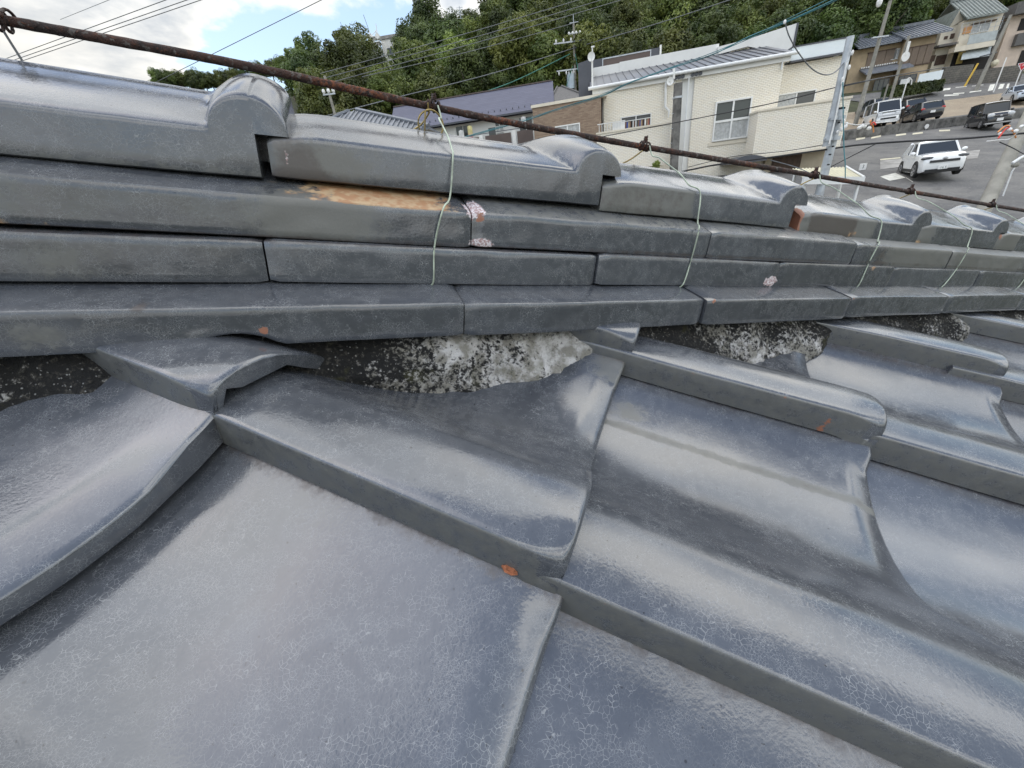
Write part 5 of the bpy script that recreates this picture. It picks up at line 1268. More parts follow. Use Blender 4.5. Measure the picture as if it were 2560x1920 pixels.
# pole with transformer, behind the brown building
e_, d, a = pole_px('utility_pole', Zc(2, 2020, 770), Zc(2, 2003, 185), 62, .19, .12, 'concpole', 'tall utility pole with crossarms and a blue transformer left of the satellite mast')
def onp(zx, zy, n=2): # fraction along the pole for a picture height
    P = Zc(n, zx, zy); T = pix(a + d)[1]; B = pix(a)[1]
    lo, hi = 0., 1.
    for _ in range(40):
        m_ = (lo + hi) / 2
        if pix(a + d * m_)[1] > P[1]: lo = m_
        else: hi = m_
    return d * lo
for (zy, w0, w1, nins) in ((330, -2.6, 1.2, 3), (548, -2.4, 1.0, 3)):
    c = onp(2005, zy); o = MB().box(c[0] + w0, c[0] + w1, c[1] - .18, c[1] - .06, c[2] - .07, c[2] + .07).obj('crossarm', MT['steel'], e_)
    for i in range(nins): MB().ball((c[0] + w0 + .3 + i * .95, c[1] - .12, c[2] + (.22 if zy < 400 else -.26)), .14, 8, 6, (.8, .8, 1.5)).obj('insulator', MT['porcelain'], o)
c = onp(2005, 265); o = MB().box(c[0] - .75, c[0] + .8, c[1] - .15, c[1] - .05, c[2] - .06, c[2] + .06).obj('crossarm', MT['steel'], e_)
for i in range(4): MB().ball((c[0] - .65 + i * .45, c[1] - .25, c[2]), .13, 8, 6, (1, 1, 1.3)).obj('insulator', MT['porcelain'], o)
c = onp(2015, 640); t = MB().tube([(c[0] - .65, c[1] - .3, c[2] - .85), (c[0] - .65, c[1] - .3, c[2] + .7)], .48, 14).obj('transformer', MT['transformer'], e_, smooth=50)
for i in range(2): MB().tube([(c[0] - .85 + i * .4, c[1] - .3, c[2] + .7), (c[0] - .85 + i * .4, c[1] - .3, c[2] + 1.0)], .07, 6).obj('bushing', MT['porcelain'], t)
c = d * 1.0; MB().tube([(c[0], c[1], c[2]), (c[0], c[1], c[2] + .9)], .04, 5).obj('tip_spike', MT['steel'], e_); MB().tube([(c[0] - .5, c[1], c[2] + .05), (c[0] + .6, c[1], c[2] + .1)], .05, 5).obj('tip_arm', MT['steel'], e_)
# farther left pole, half hidden by the ridge
e2, d, a = pole_px('utility_pole', Zc(2, 125, 930), Zc(2, 35, 600), 40, .13, .10, 'concpole', 'utility pole with white transformer peeping over the ridge beside the grey tile roof')
c = d * .16; MB().tube([(c[0], c[1] - .3, c[2] - .5), (c[0], c[1] - .3, c[2] + .9)], .24, 12).obj('transformer', MT['porcelain'], e2, smooth=50)
c = d * .86; m = MB().box(c[0] - .5, c[0] + .5, c[1] - .1, c[1], c[2] - .05, c[2] + .05); o = m.obj('crossarm', MT['steel'], e2)
for i in range(3): MB().ball((c[0] - .4 + i * .4, c[1] - .05, c[2] + .22), .13, 7, 5, (1, 1, 1.4)).obj('insulator', MT['porcelain'], o)
# the pair of clamped steel poles in front of the white building
sb = at(*Zc(11, 790, 1560), 15.5); s1 = at(*Zc(11, 1068, 440), 15.5); zg_ = zground(*sb[:2]); k = (zg_ - .1 - s1[2]) / (sb[2] - s1[2]); base = s1 + (sb - s1) * k
STP = empty('steel_pole', tuple(base), label='galvanised steel pole pair clamped together, rising right of the white building', cat='utility pole')
tp = s1 - base; MB().tube([(0, 0, 0), tuple(tp)], [.15, .135], 14).obj('lower_shaft', MT['steel'], STP, smooth=60)
MB().tube([tuple(tp), tuple(tp * 1.016)], [.139, .139], 14).obj('dark_cap', MT['black'], STP, smooth=60)
u0 = at(*Zc(11, 862, 985), 15.35) - base; u1 = at(*Zc(3, 2142, 268), 15.35) - base
MB().tube([tuple(u0), tuple(u0 + (u1 - u0) * .5), tuple(u1)], [.115, .11, .105], 14).obj('upper_shaft', MT['steel'], STP, smooth=60)
for (zx, zy, zx2) in ((905, 570, 1105), (835, 873, 1030)):
    p1 = at(*Zc(11, zx, zy), 15.3) - base; p2 = at(*Zc(11, zx2, zy - 8), 15.4) - base
    c1 = p1 + (p2 - p1) * .2; m = MB().tube([tuple(p1), tuple(p2)], .035, 6); cu = p1 + (p2 - p1) * .28; cl_ = p1 + (p2 - p1) * .78
    m.tube([tuple(cu - np.array([0, 0, .06])), tuple(cu + np.array([0, 0, .06]))], .135, 12); m.tube([tuple(cl_ - np.array([0, 0, .06])), tuple(cl_ + np.array([0, 0, .06]))], .165, 12); m.obj('clamp', MT['steel'], STP, smooth=50)
cd = [at(*Zc(11, 905, 945), 15.2) - base, at(*Zc(11, 1000, 560), 15.2) - base, at(*Zc(8, 1150, 1080), 15.2) - base]
MB().tube([tuple(p) for p in cd], .025, 6).obj('conduit', MT['porcelain'], STP)
for zy, zx in ((1105, 905), (1255, 880), (635, 1035), (985, 950)):
    p = at(*Zc(11, zx, zy), 15.3) - base; MB().tube([tuple(p), tuple(p + np.array([0, -.08, 0]))], .025, 6).obj('step_socket', MT['black'], STP)
for i, (zx, zy) in enumerate(((1080, 1370), (1075, 1425), (1195, 1165), (1250, 910))):
    p = at(*Zc(8, zx, zy), 15.2) - base; MB().ball(tuple(p), .05, 8, 6, (.8, .8, 1.5)).obj('insulator', MT['porcelain'], STP)
p = at(*Zc(11, 1110, 670), 15.2) - base; m = MB()
for k in range(7): q_ = np.array([random.uniform(-.14, .14), random.uniform(-.08, .05), random.uniform(-.2, .2)]); m.ball(tuple(p + q_), .05, 7, 5, (1, 1, 1.3))
m.obj('terminal_cluster', MT['porcelain'], STP)
# other poles and posts on the slope
POL = [('concrete_pole', Zc(4, 460, 740), Zc(4, 670, 5), 44, .20, .13, 'concpole', 'tall concrete utility pole with a crossarm leaning right above the white van', 'utility pole'),
       ('concrete_pole', Zc(4, 668, 735), Zc(4, 808, 265), 45, .14, .11, 'concpole', 'concrete pole with a round white mirror beside the hedge', 'utility pole'),
       ('concrete_pole', Zc(9, 1530, 1270), Zc(9, 2010, 230), 51, .19, .13, 'concpole', 'slanting concrete utility pole in front of the cream house balcony', 'utility pole'),
       ('concrete_pole', Zc(9, 250, 330), Zc(9, 345, 5), 64, .15, .12, 'concpole', 'pole standing above the roof of the tan house at the top edge', 'utility pole'),
       ('white_post', Zc(9, 1785, 1300), Zc(9, 1945, 880), 50, .055, .05, 'white', 'slim white post between the crossing and the retaining wall', 'post'),
       ('yellow_pole', Zc(9, 1350, 1240), Zc(9, 1505, 975), 53, .10, .09, 'yellow', 'yellow pole leaning against the dark retaining walls', 'pole'),
       ('short_post', Zc(9, 60, 1510), Zc(9, 125, 1290), 45, .07, .07, 'concpole', 'short grey post at the left end of the hedge', 'post'),
       ('lamp_post', Zc(9, 350, 1470), Zc(9, 430, 1200), 46, .06, .05, 'white', 'white hooped lamp post in front of the hedge', 'lamp post')]
for nm, b, t, Y, r0, r1, mat, lab, cat in POL:
    e_, d, a = pole_px(nm, b, t, Y, r0, r1, mat, lab, cat)
    if 'crossarm' in lab:
        P = at(*Zc(8, 1710, 645), Y) - a; MB().box(P[0] - .75, P[0] + .75, P[1] - .2, P[1] - .05, P[2] - .05, P[2] + .05).obj('crossarm', MT['steel'], e_)
        P = at(*Zc(9, 60, 20), Y) - a; MB().ball((P[0] - .4, P[1], P[2]), .28, 8, 6, (.8, .8, 1.4)).obj('insulator', MT['porcelain'], e_)
    if 'mirror' in lab:
        P = at(*Zc(9, 392, 870), Y - .3) - a; m = MB(); m.tube([(P[0], P[1] - .03, P[2]), (P[0], P[1] + .03, P[2])], .38, 18); m.obj('round_mirror', MT['white'], e_, smooth=40)
        P = at(*Zc(9, 425, 740), Y - .3) - a; MB().box(P[0] - .1, P[0] + .1, P[1] - .06, P[1] + .04, P[2] - .55, P[2] + .5).obj('notice_plate', MT['white'], e_)
    if nm == 'lamp_post':
        P = [at(*Zc(9, x, y), Y) - a for x, y in ((430, 1205), (455, 1195), (490, 1230), (480, 1300))]; MB().tube([tuple(p) for p in P], .05, 6).obj('hoop', MT['white'], e_)
    if 'balcony' in lab:
        P = at(*Zc(9, 1700, 850), Y) - a; MB().tube([(P[0] - 1.2, P[1], P[2]), (P[0] + .6, P[1], P[2] + .2)], .06, 5).obj('bracket', MT['metaldark'], e_); 
        P = at(*Zc(9, 1765, 970), Y) - a; MB().ball(tuple(P), .32, 10, 7).obj('lamp_globe', MT['roadcream'], e_)
# pole in the right foreground, cut by the ridge
pa = at(*Zc(10, 1680, 1500), 13.0); pt_ = at(*Zc(10, 2133, 560), 14.5)
zg_ = zground(*pa[:2]); k = (zg_ - .1 - pt_[2]) / (pa[2] - pt_[2]); pb_ = pt_ + (pa - pt_) * k
CPO = empty('concrete_pole', tuple(pb_), label='thick worn concrete pole leaning across the lot at the photo\'s right edge', cat='utility pole')
dv_ = (pt_ - pb_) * 1.25; MB().tube([(0, 0, 0), tuple(dv_)], [.19, .17], 14).obj('shaft', MT['concpole'], CPO, smooth=60)
P = [at(*Zc(10, x, y), 12.6) - pb_ for x, y in ((1820, 1600), (1960, 1230), (2050, 1110))]; MB().tube([tuple(p) for p in P], .018, 6).obj('conduit', MT['canopywhite'], CPO)
P = [at(*Zc(10, x, y), 12.5) - pb_ for x, y in ((1960, 1115), (2080, 1035), (2133, 1010))]; m = MB().tube([tuple(p) for p in P], .04, 6); m.obj('bracket_arm', MT['canopywhite'], CPO)
p = at(*Zc(10, 2005, 1140), 12.5) - pb_; MB().ball(tuple(p), .09, 8, 6, (1.3, .8, .8)).obj('junction_box', MT['concpole'], CPO)
# stop sign at the right edge
SP = at(*Zc(9, 2190, 1020), 47.0); sb_ = at(*Zc(9, 2050, 1380), 47.0); zb_ = zground(*sb_[:2]); base = np.array([sb_[0], sb_[1], min(sb_[2], zb_)])
SS = empty('stop_sign', tuple(base), label='red and white triangular stop sign on a white post cut by the right edge', cat='road sign')
tq = SP - base; MB().tube([(0, 0, 0), tuple(tq + (tq / np.linalg.norm(tq)) * .3)], .045, 8).obj('post', MT['white'], SS)
tri = [(-.42, .32), (.42, .32), (0, -.40)]; tri2 = [(-.36, .28), (.36, .28), (0, -.335)]
ryaw = math.radians(-40)
def signpart(nm, mt, poly, y0, y1):
    o = MB().prism(poly, y0, y1, 1).obj(nm, MT[mt], SS); o.location = tuple(tq); o.rotation_euler = (0, math.radians(0), ryaw); return o
signpart('plate', 'signwhite', tri, -.09, -.07); signpart('face', 'signred', tri2, -.095, -.0902)
try:
    tc_ = bpy.data.curves.new('lettering', 'FONT'); tc_.body = '止まれ'; tc_.size = .23; tc_.align_x = 'CENTER'; tc_.align_y = 'CENTER'
    to = bpy.data.objects.new('lettering', tc_); COL.objects.link(to); bpy.context.view_layer.update()
    me = bpy.data.meshes.new_from_object(to); bpy.data.objects.remove(to)
    o = link('lettering', me, SS, MT['signwhite']); o.matrix_local = Matrix.Translation(tuple(tq)) @ Matrix.Rotation(ryaw, 4, 'Z') @ Matrix.Translation((0, -.099, .10)) @ Matrix.Rotation(math.pi / 2, 4, 'X')
except Exception as ex: print('text', ex)
# numbered bay markers and round plates
P = ground_hit(*Zc(11, 1392, 1340)); e_ = empty('bay_marker', tuple(P), label='small white number plate on the lot edge behind the white car', cat='number plate')
MB().box(-.19, .19, -.02, .02, .02, .36).obj('plate', MT['plate'], e_)
tc_ = bpy.data.curves.new('numeral', 'FONT'); tc_.body = '3'; tc_.size = .26; tc_.align_x = 'CENTER'; tc_.align_y = 'CENTER'
to = bpy.data.objects.new('numeral', tc_); COL.objects.link(to); bpy.context.view_layer.update(); me = bpy.data.meshes.new_from_object(to); bpy.data.objects.remove(to)
o = link('numeral', me, e_, MT['black']); o.location = (0, -.024, .19); o.rotation_euler = (math.pi / 2, 0, 0)
for i, c in enumerate(((338, 1030), (625, 1000), (930, 964))):
    P = ground_hit(*Zc(4, *c)); e_ = empty('round_marker', tuple(P), label='round white bay marker ' + ('left of all the cream dashes', 'between the second and third cream dashes', 'between the last two cream dashes')[i] + ' by the kerb wall', cat='bay marker', group='bay markers along the kerb wall')
    MB().tube([(0, 0, 0), (0, 0, .2)], .02, 5).obj('stem', MT['steel'], e_); MB().tube([(0, -.02, .26), (0, .02, .26)], .17, 12).obj('disc', MT['plate'], e_)
# cream corrugated canopy roof below the steel pole
def canopy():
    Y = 15.8; c = [at(*Zc(11, *p), yy) for p, yy in (((360, 1315), 17.2), ((1150, 1290), 17.2), ((1420, 1455), 15.4), ((520, 1455), 15.4))]
    o_ = sum(c) / 4; e_ = empty('carport_canopy', (o_[0], o_[1], zground(o_[0], o_[1])), label='cream corrugated carport canopy with a white gutter behind the ridge', cat='canopy')
    b_ = np.array([o_[0], o_[1], zground(o_[0], o_[1])]); n = 64; top = []; 
    for t in (0, 1):
        for i in range(n + 1):
            u_ = i / n; A_ = c[0] + (c[1] - c[0]) * u_; B2 = c[3] + (c[2] - c[3]) * u_; P = A_ + (B2 - A_) * t - b_; top.append((P[0], P[1], P[2] + .018 * (1 if i % 4 in (0, 1) else -1)))
    m = MB(); m.add(top + [(p[0], p[1], p[2] - .03) for p in top], [(i, i + 1, n + 2 + i, n + 1 + i) for i in range(n)] + [(i + 1 + 2 * n + 2, i + 2 * n + 2, n + 1 + i + 2 * n + 2, n + 2 + i + 2 * n + 2) for i in range(n)]); m.obj('corrugated_sheet', MT['canopy'], e_)
    A_ = c[3] - b_; B2 = c[2] - b_; dirv = nrm(B2 - A_); m = MB()
    m.add([tuple(A_ + np.array([0, -.06, .05])), tuple(B2 + np.array([0, -.06, .05])), tuple(B2 + np.array([0, -.06, -.2])), tuple(A_ + np.array([0, -.06, -.2])), tuple(A_ + np.array([0, .04, .05])), tuple(B2 + np.array([0, .04, .05])), tuple(B2 + np.array([0, .04, -.2])), tuple(A_ + np.array([0, .04, -.2]))], [(0, 1, 2, 3), (7, 6, 5, 4), (0, 4, 5, 1), (1, 5, 6, 2), (2, 6, 7, 3), (3, 7, 4, 0)]); m.obj('gutter', MT['canopywhite'], e_)
    P1 = c[1] - b_; m = MB().tube([tuple(P1 + np.array([0, 0, .03])), tuple(B2 + np.array([0, 0, .04]))], .035, 6); m.obj('edge_trim', MT['canopywhite'], e_)
    for u_ in (.05, .95):
        for t in (.1, .95): A_ = c[0] + (c[1] - c[0]) * u_; B2 = c[3] + (c[2] - c[3]) * u_; P = A_ + (B2 - A_) * t - b_; MB().box(P[0] - .04, P[0] + .04, P[1] - .04, P[1] + .04, 0, P[2] - .04).obj('post', MT['canopywhite'], e_)
canopy()
# cables
def cable(name, pts, r, mat, label, cat='cable', n=6, group=None, smooth=True):
    P = [at(x, y, Y) for (x, y), Y in pts]; o_ = P[0].copy()
    P = [p - o_ for p in P]; P = smooth_path(P, 8) if smooth and len(P) > 2 else P
    o = MB().tube(P, r, n).obj(name, MT[mat], label=label, cat=cat, group=group); o.location = tuple(o_); return o
SK = [((27, 142), (414, 0), 0), ((35, 150), (467, 0), 0), ((62, 150), (502, 0), 0), ((175, 39), (272, 0), 1), ((393, 204), (803, 0), 2)]
SKL = ['uppermost of the three parallel thin wires at the left of the sky', 'middle one of the three parallel thin wires at the left of the sky', 'lowest of the three parallel thin wires at the left of the sky', 'faint thin wire in the clouds at the top left corner', 'single wire crossing the cloud and blue gap up to the top edge']
for i, (a, b, k) in enumerate(SK):
    A_ = (a[0] - (b[0] - a[0]) * .25, a[1] - (b[1] - a[1]) * .25); B2 = (b[0] + (b[0] - a[0]) * .4, b[1] + (b[1] - a[1]) * .4)
    cable('overhead_wire', [(A_, 55), (B2, 42)], .028 if k != 1 else .018, 'cablegrey', SKL[i], 'overhead wire', 5, smooth=False)
HW = [((800, 184), (1439, 0), 'uppermost of the four wires running up across the wooded hill'), ((816, 194), (1496, 0), 'second from the top of the four wires across the wooded hill'), ((825, 207), (1545, 0), 'third from the top of the four wires across the wooded hill'), ((905, 192), (1400, 63), 'thin wire ending at the head of the pole with the transformer')]
for i, (a, b, lab) in enumerate(HW):
    if i < 3: B2 = (b[0] + (b[0] - a[0]) * .2, b[1] + (b[1] - a[1]) * .2)
    else: B2 = (1434, 58)
    mid = ((a[0] + B2[0]) / 2, (a[1] + B2[1]) / 2 + 5)
    cable('overhead_wire', [(a, 50), (mid, 52), (B2, 58)], .030, 'cablegrey', lab, 'overhead wire', 5)
cable('overhead_wire', [((815, 290), 40), ((990, 244), 46), ((1225, 185), 54), ((1430, 122), 62)], .04, 'cablegrey', 'wire from the low left pole up to the middle of the transformer pole', 'overhead wire', 5)
cable('overhead_wire', [((1430, 122), 62), ((1500, 101), 60), ((1640, 60), 56), ((1830, -2), 50)], .04, 'cablegrey', 'wire from the transformer pole up over the white building to the top edge', 'overhead wire', 5)
cable('guy_wire', [((1148, 249), 50), ((1280, 205), 56), ((1425, 135), 62)], .05, 'cablegreen', 'green sheathed wire from the lilac roof up to the transformer pole', 'guy wire', 5)
cable('guy_wire', [((1438, 135), 61.8), ((1456, 238), 61)], .05, 'cablegreen', 'green guy wire down the right side of the transformer pole', 'guy wire', 5, smooth=False)
cable('guy_wire', [((1432, 165), 61.8), ((1405, 250), 58)], .03, 'cablegreen', 'green guy wire down the left side of the transformer pole', 'guy wire', 5, smooth=False)
TEAL = [((1148, 347), 22), ((1306, 303), 20), ((1400, 271), 18.5), ((1500, 240), 17.2), ((1570, 208), 16.5), ((1671, 171), 15.6), ((1773, 137), 14.8), ((1875, 93), 14.2), ((1963, 54), 13.6), ((2081, 0), 13), ((2200, -60), 12.5)]
for k in range(3):
    pts = []
    for i, ((x, y), Y) in enumerate(TEAL):
        pts.append(((x + random.uniform(-3, 3), y + (k - 1) * (2.2 if i < 8 else (9 if k == 0 and i == 9 else 3.4)) + random.uniform(-2, 2)), Y))
    cable('bundled_cable', pts, .014 if k == 1 else .009, 'cableteal', ('upper strand', 'thick middle strand', 'lower strand')[k] + ' of the teal cable bundle sagging across the white building', 'cable', 6, 'teal cable strands')
cable('drop_cable', [((1963, 57), 13.6), ((1972, 88), 13.7), ((1995, 130), 14), ((2030, 172), 14.4), ((2062, 187), 14.8), ((2088, 180), 15.1), ((2112, 155), 15.3)], .016, 'cablegrey', 'grey drop cable looping from the teal bundle to the steel pole', 'cable')
o = MB().ball((0, 0, 0), .038, 10, 8, (1, 1, 1.4)).obj('insulator', MT['porcelain'], label='white insulator hanging where the drop cable leaves the teal bundle', cat='insulator'); o.location = tuple(at(1962, 55, 13.6))
cable('service_cable', [((1493, 344), 19), ((1681, 308), 18), ((1922, 260), 16.5), ((2095, 217), 15.6), ((2160, 203), 16)], .016, 'cableblack', 'thin black cable crossing the middle of the white brick facade')
cable('service_cable', [((2112, 214), 15.6), ((2230, 190), 25), ((2365, 168), 40)], .03, 'cableblack', 'black cable from the steel pole right past the hedge')
cable('service_cable', [((1700, 430), 17), ((1790, 412), 16.6), ((1908, 396), 16), ((2064, 374), 15.5), ((2150, 362), 15.3), ((2270, 353), 14.8), ((2400, 347), 14.3), ((2562, 333), 13.6)], .030, 'cableblack', 'thick black cable running level in front of the white car')
cable('service_cable', [((1720, 418), 16.9), ((1830, 392), 16.4), ((1960, 378), 15.9), ((2060, 362), 15.5)], .012, 'cableblack', 'thin slack black cable above the thick level one')
cable('service_cable', [((2062, 425), 15.5), ((2120, 395), 15.4), ((2189, 360), 15.1)], .016, 'cableblack', 'black tail of cable rising right from the steel pole')
cable('service_cable', [((1925, 400), 16), ((1990, 418), 15.5), ((2040, 440), 15)], .014, 'cablegrey', 'slack grey cable sagging before the dark doorway')
cable('wrapped_cable', [((2107, 205), 14.9), ((2108, 280), 14.8), ((2110, 370), 14.6), ((2113, 410), 14.5), ((2113, 455), 14.4)], .016, 'cableteal', 'teal wrapped cable hanging down beside the steel pole')
def guard(c, Y, seed, lab, nr=.05):
    r_ = random.Random(seed); P0 = at(*c, Y); e_ = empty('cable_terminal', tuple(P0), label=lab, cat='cable terminal', group='cable terminals with coloured guards')
    for k in range(4):
        m = MB(); m.ball((r_.uniform(-.28, .28), r_.uniform(-.1, .1), r_.uniform(-.12, .14)), nr * 1.15, 8, 6, (1.3, .9, 1)); m.obj('insulator', MT['porcelain'], e_)
    for k in range(3):
        a_ = np.array([r_.uniform(-.1, .1), 0, r_.uniform(-.1, .1)]); b_ = a_ + np.array([r_.uniform(-.35, .4), r_.uniform(-.1, .1), r_.uniform(-.28, .12)])
        MB().tube(smooth_path([a_, (a_ + b_) / 2 + np.array([0, 0, .08]), b_], 5), .022, 6).obj('guard_sleeve', MT[('cablered', 'cableorange', 'cableorange')[k % 3]], e_, smooth=60)
    return e_
guard(Zc(4, 510, 925), 15.8, 3, 'white terminals with red and orange sleeves hanging before the white van', .055); guard(Zc(4, 1555, 960), 13.6, 8, 'white terminals with salmon sleeves hanging before the black kei car', .045)
cable('service_cable', [(Zc(4, 310, 905), 15.6), (Zc(4, 420, 925), 15.7), (Zc(4, 520, 915), 15.8), (Zc(4, 720, 895), 16)], .014, 'porcelain', 'white sleeved wire joining the steel pole to the red terminals')
cable('service_cable', [(Zc(10, 1580, 790), 13.8), (Zc(10, 1760, 770), 13.7), (Zc(10, 1940, 745), 13.6), (Zc(10, 2133, 560), 13.2)], .016, 'porcelain', 'white beaded wire at the salmon terminals on the right edge')
cable('service_cable', [(Zc(10, 1770, 800), 13.7), (Zc(10, 1950, 880), 13.5), (Zc(10, 2133, 980), 13.1)], .014, 'cableblack', 'thin black wire falling right below the salmon terminals')

# ------------------------------------------------------------------ cars
def car(kind, paint, label, P, heading, L, Wd, Hh, name='parked_car', front=True):
    """body, glasshouse, roof, wheels, lamps, plates; x forward, y left, z up; origin on the ground at the middle"""
    e_ = empty(name, tuple(P), heading, label, 'car' if kind != 'van' else 'van'); hl, hw = L / 2, Wd / 2
    K = {'suv': dict(hood=.60, hz=1.00, belt=1.02, ws=.36, wt=.04, rt=-.62, rb=-.95, clr=.22, nose=.70, wr=.34, fx=.61, rx=-.62),
         'kei': dict(hood=.63, hz=.95, belt=.98, ws=.46, wt=.30, rt=-.90, rb=-.96, clr=.18, nose=.60, wr=.28, fx=.64, rx=-.66),
         'hatch': dict(hood=.62, hz=.86, belt=.90, ws=.30, wt=.02, rt=-.70, rb=-.95, clr=.17, nose=.50, wr=.31, fx=.60, rx=-.62),
         'van': dict(hood=.92, hz=1.02, belt=1.08, ws=.90, wt=.60, rt=-.95, rb=-.985, clr=.2, nose=.62, wr=.32, fx=.60, rx=-.55)}[kind]
    bz = K['belt']; clr = K['clr']
    # lower body: loft of cross-sections from tail to nose
    st = []
    def sec(x, zb_, zt, wb, wt_, crown=.03):
        pts = []; side = [(-wb * .93, zb_), (-wb, zb_ + .09), (-wb * 1.0, zb_ + (zt - zb_) * .55), (-wt_ * .985, zt - .07), (-wt_ * .93, zt - .01), (-wt_ * .5, zt + crown), (0, zt + crown * 1.2)]
        allp = side + [(-y, z) for y, z in side[-2::-1]]
        return [(x, y, z) for y, z in allp]
    xs = [(-hl, clr + .16, bz - .16, .80), (-hl + .05, clr + .06, bz - .03, .90), (-hl * .86, clr, bz, .965), (-hl * .6, clr, bz, 1.0), (-hl * .2, clr, bz, 1.0), (hl * K['ws'] * .8, clr, bz - .005, 1.0), (hl * K['ws'], clr, bz - .01, .995), (hl * (K['ws'] + (.98 - K['ws']) * .4), clr, K['hz'], .985), (hl * .84, clr, K['hz'] - .05, .955), (hl * .945, clr + .02, K['nose'] + .20, .90), (hl * .985, clr + .06, K['nose'] + .08, .84), (hl, clr + .14, K['nose'] - .06, .74)]
    m = MB().loft([sec(x, zb_, zt, hw * w, hw * w * .97) for x, zb_, zt, w in xs]); body = m.obj('body', MT[paint], e_, smooth=32)
    # glasshouse
    def g4(x, z, w): return [(x, -w, z), (x, w, z)]
    xb0, xt0, xt1, xb1 = hl * K['rb'], hl * K['rt'], hl * K['wt'], hl * K['ws']
    wbel, wroof = hw * .93, hw * (.79 if kind in ('suv', 'hatch') else .86); zr_ = Hh - .06; ze_ = bz - .05
    V = [(xb0, -wbel * .92, ze_), (xb0, wbel * .92, ze_), (xb1, wbel, ze_), (xb1, -wbel, ze_), (xt0, -wroof * .95, zr_), (xt0, wroof * .95, zr_), (xt1, wroof, zr_), (xt1, -wroof, zr_)]
    m = MB(); m.add(V, [(0, 1, 5, 4), (2, 3, 7, 6), (1, 2, 6, 5), (3, 0, 4, 7)]); m.obj('window_glass', MT['carglass'], e_)
    # roof panel and pillars
    rp = []
    for x, zz, w in ((xt0 - .05, zr_ - .02, wroof * .93), (xt0 + .15, zr_ + .035, wroof), ((xt0 + xt1) / 2, zr_ + .06, wroof * 1.02), (xt1 - .15, zr_ + .04, wroof * 1.01), (xt1 + .04, zr_ - .01, wroof * .98)):
        rp.append([(x, -w, zz - .06), (x, -w * .96, zz), (x, -w * .5, zz + .03), (x, 0, zz + .035), (x, w * .5, zz + .03), (x, w * .96, zz), (x, w, zz - .06)])
    MB().loft(rp).obj('roof_panel', MT[paint], e_, smooth=40)
    for sgn in (-1, 1):
        xm = (xb1 + xb0) * .5
        for p0, p1, rr in (((xb1 + .02, sgn * wbel, ze_), (xt1, sgn * wroof, zr_), .042), ((xb0, sgn * wbel * .93, ze_), (xt0, sgn * wroof * .96, zr_), .07), ((xm, sgn * wbel * .985, ze_), (xm - .02, sgn * wroof, zr_), .035)):
            MB().tube([p0, p1], rr, 6).obj('pillar', MT[paint], e_)
        if kind == 'suv':                              # thick rising rear quarter
            MB().add([(xb0 + .02, sgn * wbel * .955, ze_), (xb0 + .75, sgn * (wbel * .98), ze_), (xt0 + .18, sgn * wroof * 1.01, zr_), (xt0, sgn * wroof * .975, zr_), (xb0 + .02, sgn * wbel * .90, ze_), (xb0 + .75, sgn * (wbel * .93), ze_), (xt0 + .18, sgn * wroof * .95, zr_), (xt0, sgn * wroof * .92, zr_)], [(0, 1, 2, 3), (7, 6, 5, 4), (0, 4, 5, 1), (1, 5, 6, 2), (2, 6, 7, 3), (3, 7, 4, 0)]).obj('rear_quarter', MT[paint], e_)
    # wheels
    for fx in (K['fx'], K['rx']):
        for sgn in (-1, 1):
            r_ = K['wr']; x = hl * fx; y = sgn * (hw - .09)
            arch = MB(); arch.prism([(x + (r_ + .075) * math.cos(a), r_ + (r_ + .075) * math.sin(a)) for a in np.linspace(-.35, math.pi + .35, 18)], y + sgn * .055, y + sgn * .094, 1); arch.obj('wheel_arch', MT['black'], e_)
            w_ = empty('wheel', (x, y, r_)); w_.parent = e_
            ty = MB(); ty.loft([[(rr * math.cos(a), yy, rr * math.sin(a)) for a in np.linspace(0, 2 * math.pi, 20, endpoint=False)] for yy, rr in ((-.10, r_ * .9), (-.08, r_), (.08, r_), (.105, r_ * .88))]); ty = ty.obj('tyre', MT['black'], w_, smooth=40)
            rm = MB(); n_ = 5
            for q_ in range(n_):
                a0 = 2 * math.pi * q_ / n_; c_, s__ = math.cos(a0), math.sin(a0); tt = np.array([-s__, 0, c_])
                p0 = np.array([c_ * .03, sgn * .112, s__ * .03]); p1 = np.array([c_ * r_ * .66, sgn * .108, s__ * r_ * .66]); rm.add([tuple(p0 - tt * .03), tuple(p0 + tt * .03), tuple(p1 + tt * .055), tuple(p1 - tt * .055)], [(0, 1, 2, 3)])
            rr2 = [[(rr * math.cos(a), sgn * yy, rr * math.sin(a)) for a in np.linspace(0, 2 * math.pi, 20, endpoint=False)] for rr, yy in ((r_ * .62, .106), (r_ * .72, .108), (r_ * .72, .09))]
            rm.loft(rr2, cap=False); rm.obj('rim', MT['rim'], w_)
    # front: lamps, grille, plate, bumper, mirrors, wipers
    dark = MB()
    if kind == 'suv':
        for sgn in (-1, 1):
            MB().ball((hl * .905, sgn * hw * .70, .84), .20, 14, 8, (.85, 1.25, .42)).obj('headlight', MT['lampdark'], e_, smooth=60)
            MB().ball((hl * .945, sgn * hw * .80, .44), .07, 8, 6, (.5, 1, 1.6)).obj('fog_lamp', MT['lampdark'], e_)
        MB().prism([(hl * .93, .74), (hl * 1.0, .74), (hl * 1.02, .64), (hl * .93, .62)], -hw * .62, hw * .62, 1).obj('grille', MT['black'], e_)
        MB().prism([(hl * .90, .34), (hl * 1.02, .36), (hl * 1.015, .20), (hl * .90, .20)], -hw * .72, hw * .72, 1).obj('lower_grille', MT['black'], e_)
        MB().ball((hl * 1.0, 0, .79), .07, 10, 6, (.25, 1.3, .8)).obj('badge', MT['rim'], e_)
